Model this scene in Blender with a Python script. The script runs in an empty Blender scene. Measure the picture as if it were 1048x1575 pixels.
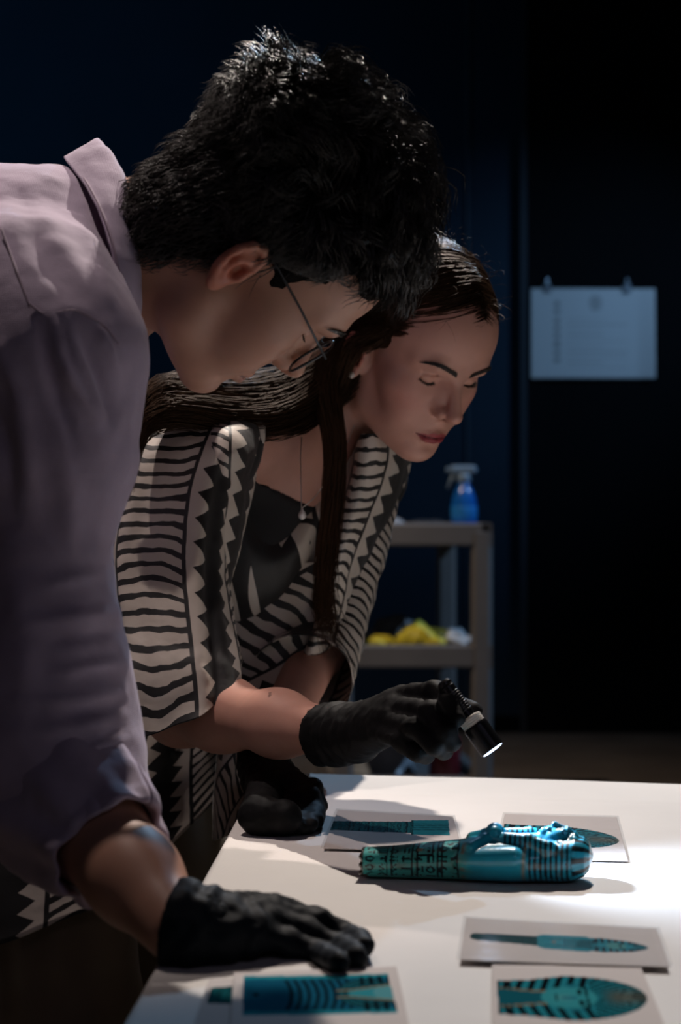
import bpy, math, random
import numpy as np
from mathutils import Vector, Matrix

random.seed(7)
rng = np.random.default_rng(11)
scene = bpy.context.scene
COL = scene.collection
CAM_H = 1.05            # lens height above the floor
TABLE_Z = 0.74          # table top
FPX = 3000.0            # focal length in pixels of the 1048 x 1575 frame

# ------------------------------------------------------------------ camera
cam_data = bpy.data.cameras.new('camera')
cam_data.sensor_fit = 'VERTICAL'
cam_data.sensor_height = 36.0
cam_data.lens = FPX / 1575.0 * 36.0
cam_data.clip_start = 0.05
cam_data.dof.use_dof = True
cam_data.dof.focus_distance = 1.86
cam_data.dof.aperture_fstop = 6.8
cam = bpy.data.objects.new('camera', cam_data)
cam.location = (0, 0, CAM_H)
cam.rotation_euler = (math.pi / 2, 0, 0)
COL.objects.link(cam)
scene.camera = cam

# ------------------------------------------------------------------ world
world = bpy.data.worlds.new('world')
scene.world = world
world.use_nodes = True
wb = world.node_tree.nodes['Background']
wb.inputs[0].default_value = (0.30, 0.45, 0.9, 1)
wb.inputs[1].default_value = 0.027

# ------------------------------------------------------------------ lights
def spot(name, loc, target, watts, colour, angle, blend, radius):
    l = bpy.data.lights.new(name, 'SPOT')
    l.energy = watts; l.color = colour
    l.spot_size = math.radians(angle); l.spot_blend = blend; l.shadow_soft_size = radius
    o = bpy.data.objects.new(name, l)
    o.location = loc
    o.rotation_euler = (Vector(target) - Vector(loc)).to_track_quat('-Z', 'Y').to_euler()
    COL.objects.link(o)
    return o
SPOTS = [
    # name, location, target, watts, colour, cone, blend, radius
    ('warm_gallery_spot', (0.40, 3.30, 3.05), (0.00, 1.70, 0.80), 285.0, (1.0, 0.89, 0.80), 54, 0.35, 0.02),
    ('cool_gallery_spot', (0.65, 4.75, 3.05), (0.05, 1.75, 0.90), 130.0, (0.42, 0.68, 1.0), 40, 0.35, 0.02),
    ('rear_gallery_spot', (-0.58, 1.86, 3.05), (-0.38, 1.85, 1.10), 95.0, (1.0, 0.84, 0.78), 34, 0.8, 0.02),
    ('front_fill_light', (1.3, -1.3, 3.00), (-0.15, 1.6, 0.95), 12.0, (0.78, 0.72, 1.0), 75, 1.0, 0.25),  # unseen fill light added behind the lens to lift the near shadows
    ('floor_gallery_spot', (-0.9, 5.0, 3.05), (-0.2, 6.9, 0.0), 120.0, (1.0, 0.78, 0.60), 60, 0.9, 0.03),
    ('poster_gallery_spot', (2.7, 7.2, 3.05), (1.15, 9.2, 1.9), 110.0, (0.32, 0.60, 1.0), 44, 1.0, 0.03),
    ('trolley_gallery_spot', (2.4, 5.6, 3.05), (0.40, 6.2, 0.8), 160.0, (0.38, 0.64, 1.0), 34, 0.6, 0.03),
    ('wall_gallery_spot', (-3.0, 5.6, 3.3), (-2.8, 9.3, 2.0), 88.0, (0.16, 0.56, 1.0), 120, 1.0, 0.05),
]
for s in SPOTS:
    spot(*s)

# ------------------------------------------------------------------ exposure
vs = scene.view_settings
vs.view_transform = 'Standard'; vs.look = 'None'; vs.gamma = 1.0; vs.use_curve_mapping = False
vs.exposure = 0.0

# ------------------------------------------------------------------ helpers
def P(px, py, d):
    """point in the room from a place in the frame and its distance from the lens"""
    return np.array([(px - 524.0) / FPX * d, d, CAM_H + (787.5 - py) / FPX * d])
def PT(px, py, z=TABLE_Z):
    """point on a horizontal surface of height z"""
    d = (CAM_H - z) * FPX / (py - 787.5)
    return np.array([(px - 524.0) / FPX * d, d, z])

def tag(o, label=None, cat=None, group=None, kind=None):
    if label: o['label'] = label
    if cat: o['category'] = cat
    if group: o['group'] = group
    if kind: o['kind'] = kind
    return o
def empty(name, loc, label=None, cat=None, group=None):
    o = bpy.data.objects.new(name, None)
    o.location = tuple(loc); o.empty_display_size = 0.1
    COL.objects.link(o)
    return tag(o, label, cat, group)
def parent(o, p):
    if p is not None:
        o.parent = p
        # positions are given in room coordinates
        if p.parent is None:
            o.matrix_parent_inverse = Matrix.Translation(-p.location)
    return o
def mesh_obj(name, verts, faces, mat=None, par=None, smooth=True, uvs=None, col=None):
    me = bpy.data.meshes.new(name)
    verts = np.asarray(verts, dtype=np.float32)
    if isinstance(faces, np.ndarray):
        n, k = faces.shape
        me.vertices.add(len(verts)); me.vertices.foreach_set('co', verts.ravel())
        me.loops.add(n * k); me.loops.foreach_set('vertex_index', faces.astype(np.int32).ravel())
        me.polygons.add(n); me.polygons.foreach_set('loop_start', np.arange(0, n * k, k, dtype=np.int32))
        me.update(calc_edges=True); me.validate()
    else:
        me.from_pydata([tuple(map(float, v)) for v in verts], [], [tuple(map(int, f)) for f in faces])
        me.update()
    if smooth:
        me.polygons.foreach_set('use_smooth', np.ones(len(me.polygons), dtype=bool))
    if uvs is not None:
        lay = me.uv_layers.new(name='UVMap')
        vi = np.empty(len(me.loops), dtype=np.int32); me.loops.foreach_get('vertex_index', vi)
        lay.data.foreach_set('uv', np.asarray(uvs, dtype=np.float32)[vi].ravel())
    if col is not None:
        a = me.color_attributes.new('Col', 'FLOAT_COLOR', 'POINT')
        c = np.ones((len(verts), 4), dtype=np.float32); c[:, :3] = col
        a.data.foreach_set('color', c.ravel())
    if mat: me.materials.append(mat)
    o = bpy.data.objects.new(name, me)
    COL.objects.link(o)
    return parent(o, par)
class MB:
    """collects boxes, tubes and lathes into one mesh"""
    def __init__(self): self.v = []; self.f = []
    def add(self, v, f):
        b = len(self.v); self.v += [tuple(map(float, q)) for q in v]; self.f += [tuple(i + b for i in q) for q in f]; return self
    def box(self, lo, hi, bev=0.0):
        (x0, y0, z0), (x1, y1, z1) = lo, hi
        if bev <= 0:
            v = [(x0,y0,z0),(x1,y0,z0),(x1,y1,z0),(x0,y1,z0),(x0,y0,z1),(x1,y0,z1),(x1,y1,z1),(x0,y1,z1)]
            f = [(3,2,1,0),(4,5,6,7),(0,1,5,4),(1,2,6,5),(2,3,7,6),(3,0,4,7)]
            return self.add(v, f)
        b = bev; v = []; f = []
        rings = [(z0, b), (z0 + b, 0), (z1 - b, 0), (z1, b)]
        for z, i in rings:
            X0, X1, Y0, Y1 = x0 + i, x1 - i, y0 + i, y1 - i
            v += [(X0+b,Y0,z),(X1-b,Y0,z),(X1,Y0+b,z),(X1,Y1-b,z),(X1-b,Y1,z),(X0+b,Y1,z),(X0,Y1-b,z),(X0,Y0+b,z)]
        for r in range(3):
            for k in range(8):
                f.append((r*8+k, r*8+(k+1) % 8, r*8+8+(k+1) % 8, r*8+8+k))
        f.append(tuple(range(7, -1, -1))); f.append(tuple(range(24, 32)))
        return self.add(v, f)
    def tube(self, pts, r, n=10, cap=True):
        pts = [np.asarray(p, float) for p in pts]; m = len(pts)
        rr = r if hasattr(r, '__len__') else [r] * m
        v = []; f = []; ref = None
        for i, p in enumerate(pts):
            t = pts[min(i+1, m-1)] - pts[max(i-1, 0)]; t /= (np.linalg.norm(t) + 1e-12)
            if ref is None:
                ref = np.array([0, 0, 1.0]) if abs(t[2]) < 0.9 else np.array([1.0, 0, 0])
            a = ref - t * ref.dot(t); a /= np.linalg.norm(a); b = np.cross(t, a); ref = a
            for k in range(n):
                w = 2 * math.pi * k / n
                v.append(p + rr[i] * (math.cos(w) * a + math.sin(w) * b))
        for i in range(m - 1):
            for k in range(n):
                f.append((i*n+k, i*n+(k+1) % n, (i+1)*n+(k+1) % n, (i+1)*n+k))
        if cap:
            f.append(tuple(range(n-1, -1, -1))); f.append(tuple(range((m-1)*n, m*n)))
        return self.add(v, f)
    def lathe(self, prof, base=(0, 0, 0), n=24, axis=None):
        base = np.asarray(base, float)
        ax = np.array([0, 0, 1.0]) if axis is None else np.asarray(axis, float) / np.linalg.norm(axis)
        ref = np.array([1.0, 0, 0]) if abs(ax[0]) < 0.9 else np.array([0, 1.0, 0])
        a = ref - ax * ref.dot(ax); a /= np.linalg.norm(a); b = np.cross(ax, a)
        v = []; f = []
        for r, h in prof:
            for k in range(n):
                w = 2 * math.pi * k / n
                v.append(base + ax * h + r * (math.cos(w) * a + math.sin(w) * b))
        for i in range(len(prof) - 1):
            for k in range(n):
                f.append((i*n+k, i*n+(k+1) % n, (i+1)*n+(k+1) % n, (i+1)*n+k))
        f.append(tuple(range(n-1, -1, -1))); f.append(tuple(range((len(prof)-1)*n, len(prof)*n)))
        return self.add(v, f)
    def build(self, name, mat, par=None, smooth=False):
        return mesh_obj(name, self.v, self.f, mat, par, smooth)

# ------------------------------------------------------------------ materials
class N:
    """tiny expression layer over Math nodes"""
    nt = None
    def __init__(self, s): self.s = s
    @staticmethod
    def m(op, a, b=None, c=None):
        n = N.nt.nodes.new('ShaderNodeMath'); n.operation = op
        for i, q in enumerate((a, b, c)):
            if q is None: continue
            if isinstance(q, N): N.nt.links.new(q.s, n.inputs[i])
            else: n.inputs[i].default_value = float(q)
        return N(n.outputs[0])
    def __add__(s, o): return N.m('ADD', s, o)
    __radd__ = __add__
    def __sub__(s, o): return N.m('SUBTRACT', s, o)
    def __rsub__(s, o): return N.m('SUBTRACT', o, s)
    def __mul__(s, o): return N.m('MULTIPLY', s, o)
    __rmul__ = __mul__
    def __truediv__(s, o): return N.m('DIVIDE', s, o)
    def lt(s, o): return N.m('LESS_THAN', s, o)
    def gt(s, o): return N.m('GREATER_THAN', s, o)
    def fr(s): return N.m('FRACT', s)
    def fl(s): return N.m('FLOOR', s)
    def ab(s): return N.m('ABSOLUTE', s)
    def sin(s): return N.m('SINE', s)
    def mx(s, o): return N.m('MAXIMUM', s, o)
    def mn(s, o): return N.m('MINIMUM', s, o)

def mat(name, colour, rough=0.6, metal=0.0, spec=0.5, noise=None, bump=None, sss=0.0, sheen=0.0,
        tint=None, coat=0.0, emit=None, alpha=1.0, trans=0.0, vcol=False, bump2=None, ior=None):
    """noise = (scale, amount) brightness mottling; bump = (scale, strength, distance)"""
    m = bpy.data.materials.new(name); m.use_nodes = True
    nt = m.node_tree; b = nt.nodes['Principled BSDF']
    c = (*colour, 1.0)
    b.inputs['Base Color'].default_value = c
    b.inputs['Roughness'].default_value = rough; b.inputs['Metallic'].default_value = metal
    b.inputs['Specular IOR Level'].default_value = spec
    b.inputs['Coat Weight'].default_value = coat; b.inputs['Coat Roughness'].default_value = 0.08
    b.inputs['Alpha'].default_value = alpha; b.inputs['Transmission Weight'].default_value = trans
    if tint: b.inputs['Specular Tint'].default_value = (*tint, 1)
    if ior: b.inputs['IOR'].default_value = ior
    if sheen:
        b.inputs['Sheen Weight'].default_value = sheen; b.inputs['Sheen Roughness'].default_value = 0.4
    if sss:
        b.inputs['Subsurface Weight'].default_value = sss
        b.inputs['Subsurface Radius'].default_value = (1.0, 0.35, 0.2); b.inputs['Subsurface Scale'].default_value = 0.008
    if emit:
        b.inputs['Emission Color'].default_value = (*emit[0], 1); b.inputs['Emission Strength'].default_value = emit[1]
    tc = nt.nodes.new('ShaderNodeTexCoord')
    csock = None
    if vcol:
        a = nt.nodes.new('ShaderNodeVertexColor'); a.layer_name = 'Col'; csock = a.outputs['Color']
    if noise:
        t = nt.nodes.new('ShaderNodeTexNoise'); t.inputs['Scale'].default_value = noise[0]; t.inputs['Detail'].default_value = 6
        nt.links.new(tc.outputs['Object'], t.inputs['Vector'])
        mr = nt.nodes.new('ShaderNodeMapRange'); mr.inputs[1].default_value = 0.25; mr.inputs[2].default_value = 0.75
        mr.inputs[3].default_value = 1 - noise[1]; mr.inputs[4].default_value = 1 + noise[1]
        nt.links.new(t.outputs['Fac'], mr.inputs[0])
        mx = nt.nodes.new('ShaderNodeVectorMath'); mx.operation = 'SCALE'
        if csock: nt.links.new(csock, mx.inputs[0])
        else: mx.inputs[0].default_value = colour
        nt.links.new(mr.outputs[0], mx.inputs['Scale']); csock = mx.outputs[0]
    if csock: nt.links.new(csock, b.inputs['Base Color'])
    prev = None
    for bp in (bump, bump2):
        if not bp: continue
        t = nt.nodes.new('ShaderNodeTexNoise'); t.inputs['Scale'].default_value = bp[0]; t.inputs['Detail'].default_value = 4
        nt.links.new(tc.outputs['Object'], t.inputs['Vector'])
        bn = nt.nodes.new('ShaderNodeBump'); bn.inputs['Strength'].default_value = bp[1]; bn.inputs['Distance'].default_value = bp[2]
        nt.links.new(t.outputs['Fac'], bn.inputs['Height'])
        if prev: nt.links.new(prev, bn.inputs['Normal'])
        prev = bn.outputs[0]
    if prev: nt.links.new(prev, b.inputs['Normal'])
    return m

def weave(m, scale, strength, dist):
    """fine over-under weave relief"""
    nt = m.node_tree; b = nt.nodes['Principled BSDF']
    tc = nt.nodes.new('ShaderNodeTexCoord')
    hs = []
    for ax in ('X', 'Z'):
        w = nt.nodes.new('ShaderNodeTexWave'); w.bands_direction = ax
        w.inputs['Scale'].default_value = scale; w.inputs['Distortion'].default_value = 1.5; w.inputs['Detail'].default_value = 2
        nt.links.new(tc.outputs['Object'], w.inputs['Vector']); hs.append(w.outputs['Fac'])
    a = nt.nodes.new('ShaderNodeMath'); a.operation = 'ADD'
    nt.links.new(hs[0], a.inputs[0]); nt.links.new(hs[1], a.inputs[1])
    bn = nt.nodes.new('ShaderNodeBump'); bn.inputs['Strength'].default_value = strength; bn.inputs['Distance'].default_value = dist
    nt.links.new(a.outputs[0], bn.inputs['Height'])
    if b.inputs['Normal'].links: nt.links.new(b.inputs['Normal'].links[0].from_socket, bn.inputs['Normal'])
    nt.links.new(bn.outputs[0], b.inputs['Normal'])
    return m

# ------------------------------------------------------------------ numpy noise
_T = rng.random((32, 32, 32)).astype(np.float32)
def vnoise(p):
    p = np.asarray(p, np.float64); i = np.floor(p).astype(int); f = p - i; f = f * f * (3 - 2 * f)
    out = 0
    for dx in (0, 1):
        for dy in (0, 1):
            for dz in (0, 1):
                w = (f[:, 0] if dx else 1 - f[:, 0]) * (f[:, 1] if dy else 1 - f[:, 1]) * (f[:, 2] if dz else 1 - f[:, 2])
                out = out + w * _T[(i[:, 0] + dx) % 32, (i[:, 1] + dy) % 32, (i[:, 2] + dz) % 32]
    return out * 2 - 1
def fbm(p, n=3):
    return sum(vnoise(np.asarray(p) * 2 ** k + 7.3 * k) / 2 ** k for k in range(n))
def nrm(v): return v / (np.linalg.norm(v, axis=-1, keepdims=True) + 1e-12)
def vert_normals(V, F):
    n = np.zeros_like(V)
    a = V[F[:, 2]] - V[F[:, 0]]; b = V[F[:, 3 % F.shape[1]]] - V[F[:, 1]]
    fn = np.cross(a, b)
    for k in range(F.shape[1]): np.add.at(n, F[:, k], fn)
    return nrm(n)

# ------------------------------------------------------------------ signed-distance sculpting
class SDF:
    def __init__(s, lo, hi, h):
        s.lo = np.asarray(lo, float); s.h = h
        s.n = np.ceil((np.asarray(hi, float) - s.lo) / h).astype(int) + 1
        s.ax = [(s.lo[i] + h * np.arange(s.n[i])).astype(np.float32) for i in range(3)]
        s.D = np.full(s.n, 0.5, dtype=np.float32)
    def _reg(s, lo, hi):
        a = np.clip(np.floor((np.asarray(lo) - s.lo) / s.h).astype(int), 0, s.n)
        b = np.clip(np.ceil((np.asarray(hi) - s.lo) / s.h).astype(int) + 1, 0, s.n)
        if np.any(b <= a): return None
        sl = tuple(slice(a[i], b[i]) for i in range(3))
        X = s.ax[0][sl[0]][:, None, None]; Y = s.ax[1][sl[1]][None, :, None]; Z = s.ax[2][sl[2]][None, None, :]
        return sl, X, Y, Z
    def _op(s, sl, d, k, op):
        A = s.D[sl]
        if op == 'u':
            h = np.maximum(k - np.abs(A - d), 0) / k
            s.D[sl] = np.minimum(A, d) - h * h * k * 0.25
        elif op == 's':
            d = -d
            h = np.maximum(k - np.abs(A - d), 0) / k
            s.D[sl] = np.maximum(A, d) + h * h * k * 0.25
        elif op == 'i':
            s.D[sl] = np.maximum(A, d)
    def ell(s, c, r, k=.01, op='u', rot=None):
        c = np.asarray(c, float); r = np.asarray(r, float)
        m = r.max() + k + 3 * s.h
        g = s._reg(c - m, c + m)
        if g is None: return s
        sl, X, Y, Z = g
        x, y, z = X - c[0], Y - c[1], Z - c[2]
        if rot is not None:
            M = np.asarray(rot)
            x, y, z = (M[0,0]*x+M[0,1]*y+M[0,2]*z), (M[1,0]*x+M[1,1]*y+M[1,2]*z), (M[2,0]*x+M[2,1]*y+M[2,2]*z)
        k0 = np.sqrt((x/r[0])**2 + (y/r[1])**2 + (z/r[2])**2)
        k1 = np.sqrt((x/r[0]**2)**2 + (y/r[1]**2)**2 + (z/r[2]**2)**2) + 1e-9
        s._op(sl, (k0 * (k0 - 1) / k1).astype(np.float32), k, op); return s
    def cap(s, a, b, ra, rb=None, k=.01, op='u'):
        a = np.asarray(a, float); b = np.asarray(b, float); rb = ra if rb is None else rb
        m = max(ra, rb) + k + 3 * s.h
        g = s._reg(np.minimum(a, b) - m, np.maximum(a, b) + m)
        if g is None: return s
        sl, X, Y, Z = g
        ba = b - a; L = ba.dot(ba) + 1e-12
        x, y, z = X - a[0], Y - a[1], Z - a[2]
        t = np.clip((x*ba[0] + y*ba[1] + z*ba[2]) / L, 0, 1)
        d = np.sqrt((x-t*ba[0])**2 + (y-t*ba[1])**2 + (z-t*ba[2])**2) - (ra + (rb - ra) * t)
        s._op(sl, d.astype(np.float32), k, op); return s
    def chain(s, pts, rs, k=.01, op='u'):
        if not hasattr(rs, '__len__'): rs = [rs] * len(pts)
        for i in range(len(pts) - 1): s.cap(pts[i], pts[i+1], rs[i], rs[i+1], k, op)
        return s
    def plane(s, p, n):
        """keep only the side the normal points away from"""
        n = np.asarray(n, float) / np.linalg.norm(n); p = np.asarray(p, float)
        d = (s.ax[0][:, None, None]-p[0])*n[0] + (s.ax[1][None, :, None]-p[1])*n[1] + (s.ax[2][None, None, :]-p[2])*n[2]
        s.D = np.maximum(s.D, d.astype(np.float32)); return s
    def mesh(s):
        D = s.D; S = D < 0
        n0, n1, n2 = D.shape
        idx = -np.ones((n0-1, n1-1, n2-1), dtype=np.int64)
        cnt = np.zeros(idx.shape, dtype=np.int8)
        for c in range(8):
            i, j, k = c & 1, c >> 1 & 1, c >> 2
            cnt += S[i:n0-1+i, j:n1-1+j, k:n2-1+k]
        act = np.argwhere((cnt > 0) & (cnt < 8))
        idx[act[:, 0], act[:, 1], act[:, 2]] = np.arange(len(act))
        acc = np.zeros((len(act), 3)); w = np.zeros(len(act))
        cv = np.stack([D[act[:, 0] + (c & 1), act[:, 1] + (c >> 1 & 1), act[:, 2] + (c >> 2)] for c in range(8)], 1).astype(float)
        for c in range(8):
            for bit in (1, 2, 4):
                if c & bit: continue
                e = c | bit; a = cv[:, c]; b = cv[:, e]; q = (a < 0) != (b < 0)
                t = np.where(q, a / np.where(q, a - b, 1), 0)
                pa = np.array([c & 1, c >> 1 & 1, c >> 2], float); pb = np.array([e & 1, e >> 1 & 1, e >> 2], float)
                acc += np.where(q, 1, 0)[:, None] * (pa + t[:, None] * (pb - pa)); w += q
        V = s.lo + s.h * (act + acc / w[:, None])
        F = []
        for ax in range(3):
            A = [slice(None)] * 3; B = [slice(None)] * 3
            A[ax] = slice(0, -1); B[ax] = slice(1, None)
            ch = S[tuple(A)] != S[tuple(B)]
            e = np.argwhere(ch)
            o1, o2 = (ax + 1) % 3, (ax + 2) % 3
            ok = (e[:, o1] > 0) & (e[:, o2] > 0) & (e[:, o1] < D.shape[o1]-1) & (e[:, o2] < D.shape[o2]-1)
            e = e[ok]
            q = []
            for d1, d2 in ((0, 0), (1, 0), (1, 1), (0, 1)):
                g = e.copy(); g[:, o1] -= d1; g[:, o2] -= d2
                q.append(idx[g[:, 0], g[:, 1], g[:, 2]])
            q = np.stack(q, 1)
            flip = ~S[e[:, 0], e[:, 1], e[:, 2]]
            q[flip] = q[flip][:, ::-1]
            F.append(q)
        F = np.concatenate(F)
        F = F[(F >= 0).all(1)]
        return V, F
def clean(V, F):
    u, inv = np.unique(F, return_inverse=True)
    return V[u], inv.reshape(F.shape)
# ================================================================== the room
M_floor = mat('floor_concrete', (0.26, 0.22, 0.19), 0.55, noise=(3.0, .25), bump=(40, .1, .002))
M_wall = mat('navy_wall_paint', (0.016, 0.030, 0.048), 0.9, spec=.2, noise=(2.0, .15), bump=(60, .1, .001))
M_black = mat('black_panel', (0.0025, 0.003, 0.004), 0.95, spec=.15, noise=(2.0, .2))
M_ceil = mat('dark_ceiling', (0.02, 0.02, 0.025), 0.9, noise=(2.0, .2))
def struct(name, lo, hi, m): return tag(MB().box(lo, hi).build(name, m), kind='structure')
struct('floor', (-3.4, -2.2, -.1), (3.8, 9.5, 0), M_floor)
struct('ceiling', (-3.4, -2.2, 4.4), (3.8, 9.5, 4.5), M_ceil)
struct('wall_back', (-3.4, 9.3, 0), (3.8, 9.5, 4.4), M_wall)
struct('wall_left', (-3.5, -2.2, 0), (-3.3, 9.5, 4.4), M_wall)
struct('wall_right', (3.7, -2.2, 0), (3.9, 9.5, 4.4), M_wall)
struct('wall_front', (-3.4, -2.3, 0), (3.8, -2.1, 4.4), M_wall)
dp = struct('door_1', (0.86, 9.26, 0.0), (3.3, 9.3, 4.3), M_black)
MB().box((0.855, 9.245, 0), (0.885, 9.262, 4.3)).build('door_edge', mat('door_edge', (.014, .02, .03), .7), dp)
struct('trim_1', (0.60, 9.285, 0.0), (0.612, 9.3, 4.4), mat('wall_joint', (.03, .05, .075), .7))
struct('baseboard_back', (-3.3, 9.28, 0), (0.855, 9.3, 0.08), M_black)

# ------------------------------------------------------------------ paper pinned to the black panel
def make_poster():
    d = 9.235; x0, x1 = P(817, 0, d)[0], P(1008, 0, d)[0]; z0, z1 = P(0, 582, d)[2], P(0, 444, d)[2]
    t = empty('wall_notice', (x0*.5 + x1*.5, d, z0), 'large white sheet of paper hung by two clips on the dark wall', 'poster')
    nu, nv = 90, 60
    U, Vv = np.meshgrid(np.linspace(0, 1, nu), np.linspace(0, 1, nv))
    curl = .006*np.sin(U*5) + .035*np.clip(U - .86, 0, 1)**1.3*6*(1.25 - Vv)
    S = np.stack([x0 + (x1-x0)*U, d - curl, z0 + (z1-z0)*Vv], -1)
    c = np.tile(np.array([.62, .62, .62]), (nu*nv, 1)); u = U.ravel(); v = Vv.ravel()
    ink = np.zeros(len(u))
    ink += .55*((np.abs(u-.205) < .025) & (v > .18) & (v < .88))*(.5 + .5*np.sin(v*70) > .35)
    ink += .35*(((u-.52)/.05)**2 + ((v-.84)/.09)**2 < 1)
    for yy in np.arange(.12, .72, .06):
        ink += .14*((np.abs(v-yy) < .012) & (u > .3) & (u < .78 - .2*(math.sin(yy*40) > .3)))
    c *= (1 - np.clip(ink, 0, .8))[:, None]
    o = mesh_obj('paper_sheet', S.reshape(-1, 3), grid_faces(nv, nu), mat('notice_paper', (.7, .7, .7), .35, vcol=True), t, True, col=c)
    md = o.modifiers.new('thickness', 'SOLIDIFY'); md.thickness = .0008
    for px in (842, 965):
        x = P(px, 0, d)[0]
        b = MB().box((x-.018, d-.012, z1-.02), (x+.018, d+.012, z1+.022), .003)
        b.tube([(x, d, z1+.02), (x, d, z1+.045), (x, 9.262, z1+.05)], .005, 8)
        b.build('clip', mat('clip_metal', (.35, .38, .42), .35, .8), t)
# ================================================================== people: shared sculpting
def frame(psi, th, ro):
    """right, forward, up of a head: psi = turn from facing the lens, th = nod, ro = tilt (degrees)"""
    psi, th, ro = map(math.radians, (psi, th, ro)); c, s = math.cos, math.sin
    F = np.array([s(psi)*c(th), -c(psi)*c(th), -s(th)]); U = np.array([s(psi)*s(th), -c(psi)*s(th), c(th)])
    R = np.cross(F, U)
    return R*c(ro) + U*s(ro), F, U*c(ro) - R*s(ro)
class Head:
    def __init__(s, o, psi, th, ro, scale):
        s.o = np.asarray(o, float); s.R, s.F, s.U = frame(psi, th, ro); s.k = scale
        s.M = np.stack([s.R, s.F, s.U])          # rows
    def w(s, p): return s.o + s.k * (np.asarray(p, float) @ s.M)
    def l(s, p): return ((np.asarray(p, float) - s.o) @ s.M.T) / s.k

def rot_rows(a, b, c): return np.stack([nrm(np.asarray(a, float)), nrm(np.asarray(b, float)), nrm(np.asarray(c, float))])

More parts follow.
